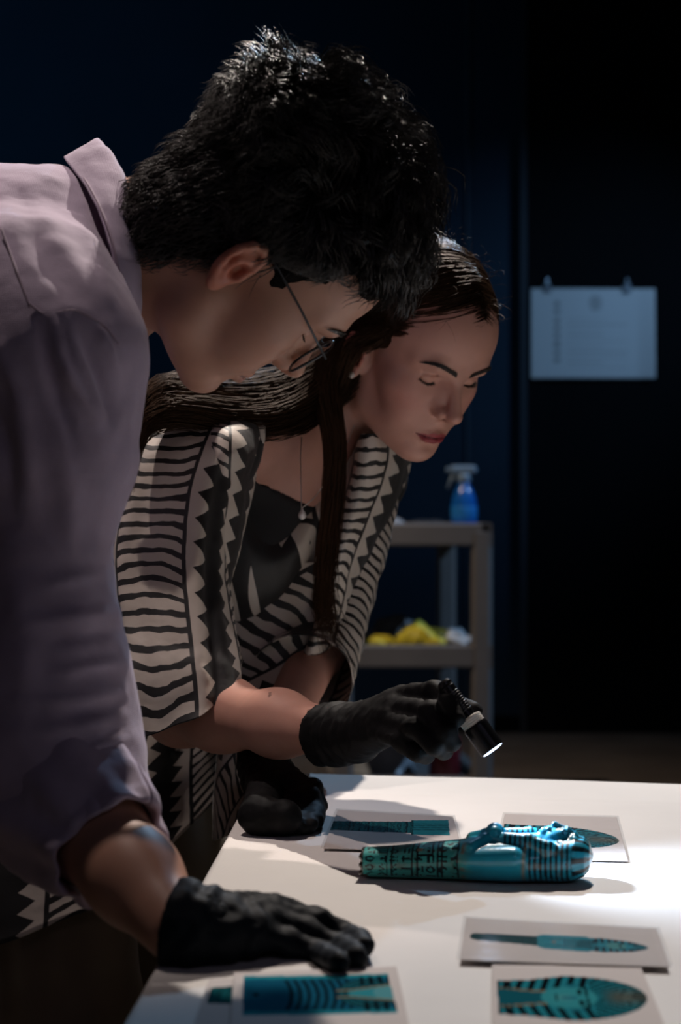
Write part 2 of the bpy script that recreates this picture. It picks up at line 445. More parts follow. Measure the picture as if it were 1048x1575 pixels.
def sculpt_head(neck_pts, neck_r, male, gaze=18.0, h=0.0015):
    s = SDF((-.098, -.115, -.135), (.098, .130, .145), h)
    E, C = s.ell, s.cap
    f = 0.0 if male else 1.0
    E((0, -.006, .052), (.0735, .0945, .082), .02)
    E((0, .044, .054), (.063, .052, .056), .03)
    E((0, .038, -.018), (.061 if male else .0565, .052, .062), .03)
    E((0, .044, -.055), (.046 if male else .0405, .044, .044), .02)
    E((0, .030, -.068), (.043, .042, .024), .02)
    # neck
    for i in range(len(neck_pts) - 1): C(neck_pts[i], neck_pts[i+1], neck_r[i], neck_r[i+1], .022)
    for m in (-1, 1):
        E((m*(.0445 if male else .0425), .053, -.008), (.021, .023, .015), .024)                       # cheekbone
        E((m*(.032 if male else .029), .061, -.034), (.024, .022, .026) if male else (.020, .020, .024), .024)                        # cheek
        if male: s.chain([(m*.051, .004, -.036), (m*.046, .014, -.062), (m*.014, .073, -.089)], [.012, .012, .0125], .024)
        else: s.chain([(m*.048, .004, -.030), (m*.041, .014, -.056), (m*.011, .072, -.083)], [.010, .010, .0115], .028)
    E((0, .0785, -.0865 if male else -.0825), (.018, .0155, .0145), .012)                            # chin
    for m in (-1, 1):
        E((m*.031, .1005, .0155), (.0195, .0185, .0125), .014, 's')              # eye socket
        s.chain([(m*.010, .0895, .030), (m*.032, .0860, .036), (m*.050, .070, .034)], [.0075, .0072, .006] if male else [.0055, .0048, .0040], .016)
    # nose
    C((0, .0875, .026), (0, .1075, -.008), .0068, .0082, .010)
    E((0, .1138, -.0175), (.0098, .0098, .0090), .007)
    for m in (-1, 1):
        C((m*.005, .0835, .010), (m*.0115, .0905, -.017), .0075, .0085, .009)
        E((m*.0122, .0995, -.0215), (.0064, .0095, .0072), .005)
    C((0, .1090, -.0250), (0, .0955, -.031), .0043, .0050, .006)
    for m in (-1, 1):
        E((m*.0066, .1055, -.0290), (.0031, .0062, .0030), .0025, 's')
    # mouth
    E((0, .0790, -.050), (.026, .0175, .024), .012)
    C((0, .1040, -.037), (0, .1020, -.046), .0030, .0025, .006, 's')
    for m in (-1, 1):
        s.chain([(m*.0235, .0860, -.0558), (m*.012, .0940, -.0528), (m*.003, .0972, -.0520)], [.0022, .0040, .0044], .0035)
        s.chain([(m*.0215, .0865, -.0578), (m*.011, .0935, -.0608), (0, .0960, -.0618)], [.0026, .0048, .0054], .0035)
    s.chain([(-.0245, .0893, -.0565), (-.011, .0985, -.0567), (0, .1010, -.0562), (.011, .0985, -.0567), (.0245, .0893, -.0565)], .0011, .0018, 's')
    E((0, .1025, -.0735 if male else -.0715), (.017, .0085, .0045), .009, 's')
    # eyelids (looking down) with a narrow opening
    g = math.radians(gaze)
    for m in (-1, 1):
        c = np.array([m*.031, .0705, .0150])
        E(c, (.0142, .0142, .0138), .0035)
        crease = [c + .0153*np.array([m*math.sin(a)*.97, math.cos(a)*math.cos(.42), math.sin(.42)*(.9 if abs(a) < .5 else .75)]) for a in np.linspace(-.85, .85, 7)]
        s.chain(crease, .0005, .0035, 's')
        lid = []
        for a in np.linspace(-.98, .98, 9):
            e = -g * (1 - .55 * (a / .98) ** 2)
            lid.append(c + .0145*np.array([m*math.sin(a), math.cos(a)*math.cos(e), math.sin(e)]))
        s.chain(lid, .0013, .0012, 's')
    # ears
    for m in (-1, 1):
        b = nrm(np.array([m*.42, -.90, -.05])); u = nrm(np.array([m*.10, -.18, .97])); u = nrm(u - b*b.dot(u)); n = np.cross(u, b) * m
        if n[0]*m < 0: n = -n
        c = np.array([m*.0770, -.010, .001]) if male else np.array([m*.0755, -.004, -.008])
        es = .90
        q = lambda x, y, z=0.0: c + es*(b*x + u*y + n*z)
        M = np.stack([b, u, n])
        E(q(.000, .004, .000), (.0165, .0265, .0052), .006, rot=M)
        E(q(-.006, -.002, -.006), (.012, .020, .010), .006, rot=M)
        s.chain([q(-.006, .001, .003), q(-.0125, .011, .004), q(-.009, .024, .0045), q(.001, .0305, .005), q(.0115, .026, .005),
                 q(.0165, .013, .0045), q(.0150, -.002, .004), q(.009, -.014, .003), q(.002, -.0225, .002)], [.0028, .003, .0034, .0036, .0036, .0036, .0034, .0032, .0036], .0022)
        E(q(-.0035, -.0235, .002), (.0078, .0085, .0042), .004, rot=M)             # lobe
        s.chain([q(.002, .021, .007), q(.0105, .015, .007), q(.0115, .004, .0065), q(.0075, -.008, .006)], .0018, .003, 's')   # scapha
        s.chain([q(-.002, .0135, .004), q(.006, .006, .0045), q(.006, -.004, .004), q(.001, -.0125, .0035)], [.0026, .003, .003, .0028], .003)  # antihelix
        E(q(-.0045, -.001, .0075), (.0072, .0095, .0082), .003, 's', rot=M)        # concha
        E(q(-.0125, -.002, .003), (.0032, .006, .0042), .003, rot=M)               # tragus
    return s.mesh()

def head_colours(V, skin, lip, blush, brow=None, male=False):
    """skin tone at each vertex in head coordinates"""
    x, y, z = V[:, 0], V[:, 1], V[:, 2]; ax = np.abs(x)
    c = np.tile(np.asarray(skin, float), (len(V), 1))
    def mix(col, w):
        nonlocal c
        w = np.clip(w, 0, 1)[:, None]; c = c * (1 - w) + np.asarray(col) * w
    g = lambda cx, cy, cz, r: np.exp(-(((ax-cx)/r[0])**2 + ((y-cy)/r[1])**2 + ((z-cz)/r[2])**2))
    mix(blush, .55 * g(.045, .07, -.018, (.022, .03, .02)))
    mix(blush, .5 * g(0, .112, -.02, (.012, .012, .012)))
    mix(np.asarray(blush)*np.array([1.05, .72, .68]), .85 * (ax > .074) * np.exp(-((y + .010)/.03)**2 - ((z + .004)/.035)**2))
    # lips
    t = np.clip(ax / .0235, 0, 1)
    zc = -.0563
    up = zc + (.0078 * (1 - t**1.6) - .0014 * np.exp(-(ax/.0035)**2)); lo = zc - .0102 * (1 - t**2.2)
    sm = .0009
    w = 1/(1+np.exp(-(up - z)/sm*2)) * 1/(1+np.exp(-(z - lo)/sm*2)) * (y > .082) * (ax < .0245)
    mix(lip, w * .95)
    mix(np.asarray(lip)*.25, (np.abs(z + .0565) < .0009) * (y > .085) * (ax < .0235) * .8)
    # nostril and lid lines
    mix(np.asarray(skin)*.15, .8*g(.0060, .1015, -.0275, (.0032, .006, .003)))
    return c

def ribbons(curves, width, taper=True, nside=3):
    """curves: (n, m, 3) strands; returns thin tapering tubes"""
    C = np.asarray(curves, float); n, m, _ = C.shape
    T = np.gradient(C, axis=1); T = nrm(T)
    ref = np.tile(np.array([.31, -.87, .38]), (n, m, 1))
    A = nrm(np.cross(T, ref)); B = np.cross(T, A)
    t = np.linspace(0, 1, m)
    wid = np.asarray(width, float).reshape(-1, 1) * (np.ones(m) if not taper else (1 - .85 * t**3))
    V = np.stack([C + wid[..., None] * (math.cos(a)*A + math.sin(a)*B) for a in np.arange(nside)*2*math.pi/nside], 2)   # n,m,s,3
    i = np.arange(n)[:, None, None] * m * nside + np.arange(m-1)[None, :, None] * nside
    k = np.arange(nside)[None, None, :]; k2 = (k + 1) % nside
    F = np.stack([i + k, i + k2, i + nside + k2, i + nside + k], -1).reshape(-1, 4)
    return V.reshape(-1, 3), F
def resample(pts, m):
    """Catmull-Rom through points"""
    p = np.asarray(pts, float); p = np.concatenate([[2*p[0]-p[1]], p, [2*p[-1]-p[-2]]])
    u = np.linspace(0, len(pts) - 1 - 1e-6, m); i = u.astype(int); f = (u - i)[:, None]
    a, b, c, d = p[i], p[i+1], p[i+2], p[i+3]
    return .5*((2*b) + (-a+c)*f + (2*a-5*b+4*c-d)*f**2 + (-a+3*b-3*c+d)*f**3)
def lock(guide, rad, n, m=18, frizz=.002, width=.00035, wave=0.0, flat=1.0, ragged=.16):
    """a lock of n strands around a guide"""
    g = resample(guide, m); r = np.interp(np.linspace(0, 1, m), np.linspace(0, 1, len(rad)), rad)
    T = nrm(np.gradient(g, axis=0)); A = nrm(np.cross(T, np.array([0.2, 1.0, 0.1]))); B = np.cross(T, A)
    ang = rng.random(n)*2*math.pi; q = np.sqrt(rng.random(n))
    ox = (q*np.cos(ang))[:, None]; oy = (q*np.sin(ang)*flat)[:, None]
    tw = rng.normal(0, .35, (n, 1)) * np.linspace(0, 1, m)
    X = ox*np.cos(tw) - oy*np.sin(tw); Y = ox*np.sin(tw) + oy*np.cos(tw)
    C = g[None] + (X*r)[..., None]*A[None] + (Y*r)[..., None]*B[None]
    ph = rng.random((n, 3))*6.28; fr = rng.uniform(1.5, 4, (n, 3)); t = np.linspace(0, 1, m)
    C += frizz * np.stack([np.sin(fr[:, k:k+1]*6.28*t + ph[:, k:k+1]) for k in range(3)], -1) * np.minimum(1, 4*t)[None, :, None]
    fr = 1 - ragged*rng.random(n)**1.5                    # uneven ends
    for i in range(n):
        q = t*fr[i]*(m - 1); a = np.minimum(q.astype(int), m - 2); f = (q - a)[:, None]
        C[i] = C[i][a]*(1 - f) + C[i][a + 1]*f
    return C

# ------------------------------------------------------------------ lofted cloth patches
def patch(grid, nu, nv):
    """grid: rows (v) x cols (u) of points -> smooth surface"""
    G = np.asarray(grid, float)
    A = np.stack([resample(G[r], nu) for r in range(G.shape[0])])           # rows, nu, 3
    return np.stack([resample(A[:, c], nv) for c in range(nu)], 1)           # nv, nu, 3
def grid_faces(nv, nu, wrap=False):
    i = np.arange(nv-1)[:, None]; k = np.arange(nu if wrap else nu-1)[None]
    k2 = (k + 1) % nu
    return np.stack([i*nu+k, i*nu+k2, (i+1)*nu+k2, (i+1)*nu+k], -1).reshape(-1, 4)
def arc_uv(S):
    """u, v in metres along a surface grid"""
    nv, nu, _ = S.shape
    du = np.linalg.norm(np.diff(S, axis=1), axis=2).mean(0); dv = np.linalg.norm(np.diff(S, axis=0), axis=2).mean(1)
    u = np.concatenate([[0], np.cumsum(du)]); v = np.concatenate([[0], np.cumsum(dv)])
    return np.stack(np.meshgrid(u, v), -1).reshape(-1, 2)
def fold_noise(V, F, amp, scale, stretch=(1, 1, 1), seed=0.0, n=3):
    Nn = vert_normals(V, F)
    return V + Nn * (amp * fbm(V*scale/np.asarray(stretch) + seed, n))[:, None]
def cloth_obj(name, S, material, par, uv=None, thick=.0012, wrap=False, amp=.002, scale=14, stretch=(1,1,1), seed=0.0):
    nv, nu, _ = S.shape
    F = grid_faces(nv, nu, wrap); V = S.reshape(-1, 3)
    uv = arc_uv(S) if uv is None else uv
    V = fold_noise(V, F, amp, scale, stretch, seed)
    o = mesh_obj(name, V, F, material, par, True, uv)
    md = o.modifiers.new('thickness', 'SOLIDIFY'); md.thickness = thick; md.offset = 0
    return o

def to_frame(V): return 524 + FPX*V[:, 0]/V[:, 1], 787.5 - FPX*(V[:, 2]-CAM_H)/V[:, 1]
def snap(V, pts, lift=.0008):
    """nearest surface points of V seen at the given frame places"""
    X, Y = to_frame(V); out = []
    for px, py in pts:
        for r in (7, 12, 25):
            k = np.where((np.abs(X-px) < r) & (np.abs(Y-py) < r))[0]
            if len(k): break
        out.append((px, py, V[k, 1].min() - lift))
    d = np.array([o[2] for o in out]); d = np.convolve(np.pad(d, 1, 'edge'), [.25, .5, .25], 'valid')
    return [P(o[0], o[1], e) for o, e in zip(out, d)]
def crease(V, F, lines, dmax):
    """raise or sink real folds along drawn lines; lines: (points, height, width in px)"""
    Nn = vert_normals(V, F); X, Y = to_frame(V); D = np.zeros(len(V))
    ok = V[:, 1] < dmax
    for pts, h, w in lines:
        g = resample(np.array([(a, b, 0) for a, b in pts], float), 30)[:, :2]
        best = np.full(len(V), 1e9); tt = np.zeros(len(V))
        for i in range(29):
            a, b = g[i], g[i+1]; ba = b - a; L = ba.dot(ba)
            t = np.clip(((X-a[0])*ba[0] + (Y-a[1])*ba[1])/L, 0, 1)
            q = (X-a[0]-t*ba[0])**2 + (Y-a[1]-t*ba[1])**2
            m = q < best; best[m] = q[m]; tt[m] = (i + t[m])/29
        D += h*np.exp(-best/(w*w))*np.sin(np.clip(tt, .04, .96)*math.pi)**.6
    return V + Nn*(D*ok)[:, None]
# ================================================================== woman leaning over the table
M_skin_w = mat('fair_skin', (.5, .3, .22), .48, vcol=True, sss=.12, spec=.35, bump=(900, .06, .0006), noise=(60, .05))
M_hair_w = mat('dark_brown_hair', (.030, .0150, .0075), .46, spec=.5, tint=(.62, .40, .26), noise=(40, .35))
M_glove = mat('black_nitrile', (.0040, .0040, .0045), .66, spec=.14, bump=(120, .18, .002), bump2=(420, .08, .0008))
M_black_knit = mat('black_jersey', (.006, .006, .007), .85, bump=(400, .1, .0008))
M_eye = mat('eye_white', (.62, .58, .55), .1)
M_iris = mat('dark_iris', (.03, .016, .008), .1)
M_brow_w = mat('dark_brow_hair', (.014, .009, .007), .6)
M_trous_w = mat('olive_satin', (.120, .088, .055), .38, spec=.5, noise=(9, .2), bump=(14, .3, .012), sheen=.2)
M_shoe = mat('black_leather', (.01, .01, .01), .35)
M_pearl = mat('pearl', (.75, .70, .66), .15, spec=.7, coat=.5)
M_chain = mat('fine_silver_chain', (.55, .50, .45), .3, .9)

def kimono_material():
    m = bpy.data.materials.new('black_and_cream_print'); m.use_nodes = True
    nt = m.node_tree; N.nt = nt; b = nt.nodes['Principled BSDF']
    uvn = nt.nodes.new('ShaderNodeUVMap'); uvn.uv_map = 'UVMap'
    sx = nt.nodes.new('ShaderNodeSeparateXYZ'); nt.links.new(uvn.outputs[0], sx.inputs[0])
    u = N(sx.outputs[0]); v = N(sx.outputs[1])
    no = nt.nodes.new('ShaderNodeTexNoise'); no.inputs['Scale'].default_value = 9; no.inputs['Detail'].default_value = 1
    nt.links.new(uvn.outputs[0], no.inputs['Vector']); w = N(no.outputs['Fac']) - .5
    no2 = nt.nodes.new('ShaderNodeTexNoise'); no2.inputs['Scale'].default_value = 45; no2.inputs['Detail'].default_value = 2
    nt.links.new(uvn.outputs[0], no2.inputs['Vector']); w2 = N(no2.outputs['Fac']) - .5
    W = .150
    uu = (u / W + w2*.012 + 20.0).fr() * W
    # --- wavy bars
    x = uu / .068; e = (x*2.0 - 1.0)
    arch = (1.0 - e*e) * ((v*26.0).sin()*.0075 + w*.020)
    ph = (v - arch) / .0155 + w2*.55 + w*1.1
    thick = .335 + (e*e)*.13 + w*.5
    bars = ph.fr().lt(thick)
    inA = uu.lt(.068)
    # --- rule lines
    line = uu.gt(.068)*uu.lt(.0725) 
    line2 = uu.gt(.1455)
    # --- saw teeth
    saw = ((v + w2*.006) / .0265).fr()
    tri = N.m('MINIMUM', saw / .72, (1.0 - saw) / .28)
    d1 = (uu - .0725) / .026
    tooth1 = d1.gt(.28 + tri*.72) * uu.lt(.110) * uu.gt(.0725)
    d2 = (.1455 - uu) / .024
    saw2 = ((v + .011 + w2*.006) / .0215).fr(); tri2 = N.m('MINIMUM', saw2 / .35, (1.0 - saw2) / .65)
    tooth2 = d2.gt(.34 + tri2*.66) * uu.gt(.110) * uu.lt(.1455)
    ink = (bars*inA).mx(line).mx(line2).mx(tooth1).mx(tooth2)
    mx = nt.nodes.new('ShaderNodeMix'); mx.data_type = 'RGBA'
    mx.inputs['A'].default_value = (.54, .48, .42, 1); mx.inputs['B'].default_value = (.006, .006, .0065, 1)
    nt.links.new(ink.s, mx.inputs['Factor']); nt.links.new(mx.outputs['Result'], b.inputs['Base Color'])
    b.inputs['Roughness'].default_value = .55; b.inputs['Sheen Weight'].default_value = .1
    tc = nt.nodes.new('ShaderNodeTexCoord'); t = nt.nodes.new('ShaderNodeTexNoise'); t.inputs['Scale'].default_value = 22; t.inputs['Detail'].default_value = 5
    nt.links.new(tc.outputs['Object'], t.inputs['Vector'])
    bn = nt.nodes.new('ShaderNodeBump'); bn.inputs['Strength'].default_value = .35; bn.inputs['Distance'].default_value = .006
    nt.links.new(t.outputs['Fac'], bn.inputs['Height']); nt.links.new(bn.outputs[0], b.inputs['Normal'])
    return m
M_kim = kimono_material()

SKIN_W = (.50, .262, .203)
HW = Head(P(629.0, 545.0, 2.2637), 38.0, 34.5, .24, .96)
WN = P(478, 668, 2.345)                 # neck base
WRS, WLS = P(305, 706, 2.14), P(556, 735, 2.475)
WEL, WWR = P(280, 1088, 2.105), P(520, 1128, 1.865)
WLE, WLW = P(488, 1000, 2.345), P(406, 1172, 2.045)
WHP = np.array([-.335, 2.45, .80])
woman = empty('person', (-.33, 2.45, 0), 'person with long dark hair in a black and cream patterned top, aiming a pen torch', 'person')

def woman_torso(s, off=0.0):
    """trunk volumes, grown by off"""
    ax = nrm(WHP - WN); side = nrm(WLS - WRS); fw = nrm(np.cross(side, -ax)); 
    if fw[1] > 0: fw = -fw
    M = np.stack([side, fw, ax])
    L = np.linalg.norm(WHP - WN)
    C = WN + ax*L*.36 + fw*.012
    s.ell(C, (.135+off, .098+off, .20+off), .05, rot=M)
    s.ell(WN + ax*L*.10 - fw*.005, (.10+off, .062+off, .075+off), .05, rot=M)
    for m in (-1, 1):
        s.ell(WN + ax*L*.33 + side*m*.062 + fw*.070, (.052+off, .045+off, .058+off), .05, rot=M)
    s.chain([WRS, WRS*.5 + WN*.5 + np.array([0, 0, .012]), WN], [.045+off, .040+off, .045+off], .04)
    s.chain([WLS, WLS*.5 + WN*.5 + np.array([0, 0, .012]), WN], [.045+off, .040+off, .045+off], .04)
    s.ell(WN + ax*L*.72, (.115+off, .090+off, .14+off), .05, rot=M)
    s.ell(WHP, (.155+off, .115+off, .12+off), .05, rot=M)
    return ax, side, fw
def woman_body():
    np_l = [(0, -.016, -.030), HW.l(WN*.55 + HW.w((0, -.016, -.03))*.45), HW.l(WN)]
    V, F = sculpt_head(np_l, [.050, .049, .056], False, gaze=30)
    c = head_colours(V, SKIN_W, (.25, .028, .040), (.50, .19, .15))
    keep_v = HW.w(V)
    parts = [(keep_v, F, c)]
    HW.skin = V
    s = SDF((-.56, 1.95, .55), (.20, 2.65, 1.36), .0058)
    woman_torso(s)
    s.chain([HW.w(np_l[0]), HW.w(np_l[1]), WN], [.0475, .047, .0535], .02)
    s.chain([WLS, WLE, WLW], [.038, .031, .023], .02)
    s.cap(WRS, WEL, .043, .036, .02)
    V, F = s.mesh(); parts.append((V, F, np.tile(SKIN_W, (len(V), 1))))
    s = SDF(np.minimum(WEL, WWR) - .07, np.maximum(WEL, WWR) + .07, .0025)
    mid = WEL*.72 + WWR*.28
    s.cap(WEL + np.array([-.02, .03, .06]), WEL, .034, .037, .03)
    s.chain([WEL, mid, WEL*.35 + WWR*.65, WWR], [.0370, .0345, .0285, .0230], .03)
    V, F = s.mesh(); parts.append((V, F, np.tile(SKIN_W, (len(V), 1))))
    # two small moles on the forearm are colour of the skin itself
    Vs = []; Fs = []; Cs = []; b = 0
    for V, F, c in parts: Vs.append(V); Fs.append(F + b); Cs.append(c); b += len(V)
    V = np.concatenate(Vs); c = np.concatenate(Cs)
    for q, d in ((415, 1068), (476, 1095)):
        dirp = nrm(P(q, d, 1.9) - np.array([0, 0, CAM_H])); w = V - np.array([0, 0, CAM_H])
        near = np.linalg.norm(w - (w @ dirp)[:, None]*dirp, axis=1)
        k = (near < .0022) & (V[:, 1] < 2.05); c[k] *= .35
    mesh_obj('body', V, np.concatenate(Fs), M_skin_w, woman, True, col=c)
woman_body()

def on_skin(H, p):
    """bring points of the face (head coordinates) forward onto the skin"""
    V = H.skin; V = V[(V[:, 1] > .04) & (V[:, 2] > .015) & (V[:, 2] < .07)]
    q = np.array(p, float)
    for i in range(len(q)):
        d = (V[:, 0]-q[i, 0])**2 + (V[:, 2]-q[i, 2])**2
        q[i, 1] = V[d < .0022**2, 1].max() if (d < .0022**2).any() else q[i, 1]
    return q
def face_hair(H, par, m_brow, male=False, gaze=30):
    """brows, lashes and eyes"""
    for m in (-1, 1):
        st = []
        pts = np.array([(m*.010, .0990, .0300), (m*.020, .0985, .0335), (m*.033, .0945, .0385), (m*.044, .0855, .0395), (m*.0535, .0735, .0355)])
        g = resample(on_skin(H, resample(pts, 12)), 40)
        for i in range(420 if not male else 500):
            t = rng.random(); k = int(t*38)
            hgt = (.0050 if t < .55 else .0050*(1 - (t-.55)/.45*.75))*(1.25 if male else 1.0)
            p = g[k] + np.array([0, 0, (rng.random() - .55)*hgt])
            d = nrm(g[k+1] - g[k])*.006 + np.array([0, .0002, .0022*(1 - t*1.6)])
            p = on_skin(H, [p])[0] - np.array([0, .0002, 0])
            st.append([p, p + d*.5 + np.array([0, .0011, 0]), p + d + np.array([0, .0007, 0])])
        V, F = ribbons(np.array(st), .00036)
        mesh_obj('eyebrow', H.w(V), F, m_brow, par)
    g0 = math.radians(gaze)
    for m in (-1, 1):
        st = []
        c = np.array([m*.031, .0705, .0150])
        for a in np.linspace(-.9, .95, 40):
            e = -g0*(1 - .55*(a/.98)**2) + .02
            d = np.array([m*math.sin(a), math.cos(a)*math.cos(e), math.sin(e)])
            p = c + .0138*d; ln = .0075*(.55 + .45*(a + .9)/1.8)*(.8 + .4*rng.random())
            out = nrm(d*np.array([1.15, 1, .2]) + np.array([m*.25*a, 0, -.35]))
            st.append([p, p + out*ln*.5, p + out*ln + np.array([0, 0, ln*.28])])
        V, F = ribbons(np.array(st), .00034)
        mesh_obj('eyelashes', H.w(V), F, m_brow, par)
    for m in (-1, 1):
        c = np.array([m*.031, .0705, .0150]); d = nrm(np.array([0, math.cos(g0+.18), -math.sin(g0+.18)]))
        sp = MB().lathe([(max(.0126*math.sin(t), .0001), -.0126*math.cos(t)) for t in np.linspace(0, math.pi, 15)], c, 24, d)
        e = mesh_obj('eye', H.w(np.array(sp.v)), sp.f, M_eye, par)
        ir = MB().lathe([(.0060, .01105), (.0058, .0116), (.0030, .0127), (.0001, .0130)], c, 20, d)
        mesh_obj('iris', H.w(np.array(ir.v)), ir.f, M_iris, e)
face_hair(HW, woman, M_brow_w)

def woman_hair():
    H = HW
    # close cap of hair over the skull
    s = SDF((-.1, -.13, -.09), (.1, .12, .16), .0026)
    s.ell((0, -.008, .053), (.0795, .1010, .0890), .01)
    s.ell((0, -.060, -.005), (.066, .048, .070), .03)
    s.plane((0, .0905, .0900), (0, .83, -.56))
    for m in (-1, 1): s.ell((m*.08, .032, -.040), (.04, .050, .060), .01, 's')
    V, F = s.mesh(); V = fold_noise(V, F, .0018, 45, (1, 3, 1))
    cap = mesh_obj('hair', H.w(V), F, M_hair_w, woman)
    cen = np.array([0, -.008, .053]); rad = np.array([.0815, .1030, .0910])
    n = 4600; m = 11
    C = np.zeros((n, m, 3)); t = np.linspace(0, 1, m)
    for i in range(n):
        sd = 1 if rng.random() < .68 else -1
        q = rng.random()
        ph = math.radians(24 + q*136)
        p0 = nrm(np.array([-.16 + .03*rng.normal(), math.cos(ph), math.sin(ph)]))
        pe = nrm(np.array([sd*1.0, .30 - 1.45*q**.8 + .05*rng.normal(), -.10 - .50*q + .06*rng.normal()]))
        om = math.acos(np.clip(p0.dot(pe), -1, 1))
        d = (np.sin((1-t)*om)[:, None]*p0 + np.sin(t*om)[:, None]*pe)/math.sin(om)
        sag = np.sin(t*math.pi)[:, None]*np.array([0, .30*(1-q), .0])
        d = nrm(d + sag*.6)
        lift = 1 + rng.normal(0, .012) + .012*np.sin(t*9 + q*30)
        C[i] = cen + d*rad*(lift if np.ndim(lift) == 0 else lift[:, None])
        over = ((C[i] - np.array([0, .0930, .0860])) @ np.array([0, .83, -.56])).max()
        if over > 0: C[i, :, 1] -= over*1.1           # keep behind the hairline
    V1, F1 = ribbons(H.w(C.reshape(-1, 3)).reshape(n, m, 3), rng.uniform(.00025, .0005, n))
    # loose flyaways on top
    k = 120; C = np.zeros((k, 10, 3)); tt = np.linspace(0, 1, 10)
    for i in range(k):
        d = nrm(np.array([rng.normal(-.2, .5), rng.normal(.25, .6), abs(rng.normal(.8, .3))]))
        if ((cen + d*rad - np.array([0, .080, .095])) @ np.array([0, .83, -.56])) > 0: d = nrm(d*np.array([1, -1, 1]))
        tang = nrm(np.cross(d, rng.normal(0, 1, 3))); L = rng.uniform(.01, .035)
        C[i] = cen + d*rad + np.outer(tt*L, nrm(tang + d*.55)) + np.outer(np.sin(tt*3)*L*.35, d)
    V2, F2 = ribbons(H.w(C.reshape(-1, 3)).reshape(k, 10, 3), .00012)
    # mass sweeping back over the near shoulder
    locks = []
    A = lambda *p: [P(*q) for q in p]
    for j in range(15):
        o = rng.normal(0, 1, 3); dy = (j - 7)*5.0; dd = rng.normal(0, .015)
        g = A((585 + 4*o[0], 500 + dy*.6, 2.27 + dd), (530, 560 + dy*.8, 2.275 + dd), (455, 612 + dy + 3*o[1], 2.235 + dd), (380, 624 + dy*.95, 2.17 + dd*.7),
              (305, 616 + dy*.75, 2.09 + dd*.5), (240, 622 + dy*.75, 2.035 + dd*.4), (206, 664 + dy*.55 + 4*o[2], 2.02), (196 + 3*o[0], 730 + 3*dy*.4, 2.03))
        locks.append(lock(g, [.024, .022, .018, .016, .014, .013, .011, .005], 170, 15, .0016, .0004))
    for j in range(7):                     # down behind the ear and beside the neck
        o = rng.normal(0, 1, 3)
        g = A((575 + 6*j - 10, 470, 2.255), (513 + 2.0*j, 530, 2.232), (498 + 1.8*j, 600, 2.215), (514 + 2*j*.6, 690, 2.20), (512 + 3*o[0], 780, 2.195),
              (500 + 4*o[1], 870, 2.185), (497 + 6*o[2], 930, 2.18), (508 + 12*o[1], 1000 + 9*o[0], 2.175))
        locks.append(lock(g, [.020, .015, .012, .011, .010, .009, .010, .013], 120, 18, .0022, .0004, ragged=.3))
    for j in range(4):                     # over the top of the ear
        g = A((640 - 6*j, 494 + 2*j, 2.185), (600 - 3*j, 508 + 2*j, 2.185), (565, 518 + 3*j, 2.188), (538, 535 + 4*j, 2.20), (515, 585 + 5*j, 2.225), (480, 615 + 4*j, 2.235))
        locks.append(lock(g, [.004, .010, .011, .012, .013, .013], 70, 12, .0022, .0004, ragged=.35))
    Vs = [V1, V2]; Fs = [F1, F2 + len(V1)]; b = len(V1) + len(V2)
    for C in locks:
        V, F = ribbons(C, rng.uniform(.0003, .00055, len(C))); Vs.append(V); Fs.append(F + b); b += len(V)
    o = mesh_obj('hair_strands', np.concatenate(Vs), np.concatenate(Fs), M_hair_w, cap)
    # solid core inside the swept mass
    mb = MB()
    g = resample([P(*q) for q in ((590, 505, 2.28), (530, 560, 2.285), (455, 612, 2.245), (380, 624, 2.18), (305, 616, 2.10), (245, 624, 2.045), (212, 668, 2.03))], 24)
    mb.tube(g, list(np.interp(np.linspace(0, 1, 24), [0, .4, .8, 1], [.040, .030, .022, .010])), 14)
    mb.build('hair_core', M_hair_w, cap, True)
woman_hair()

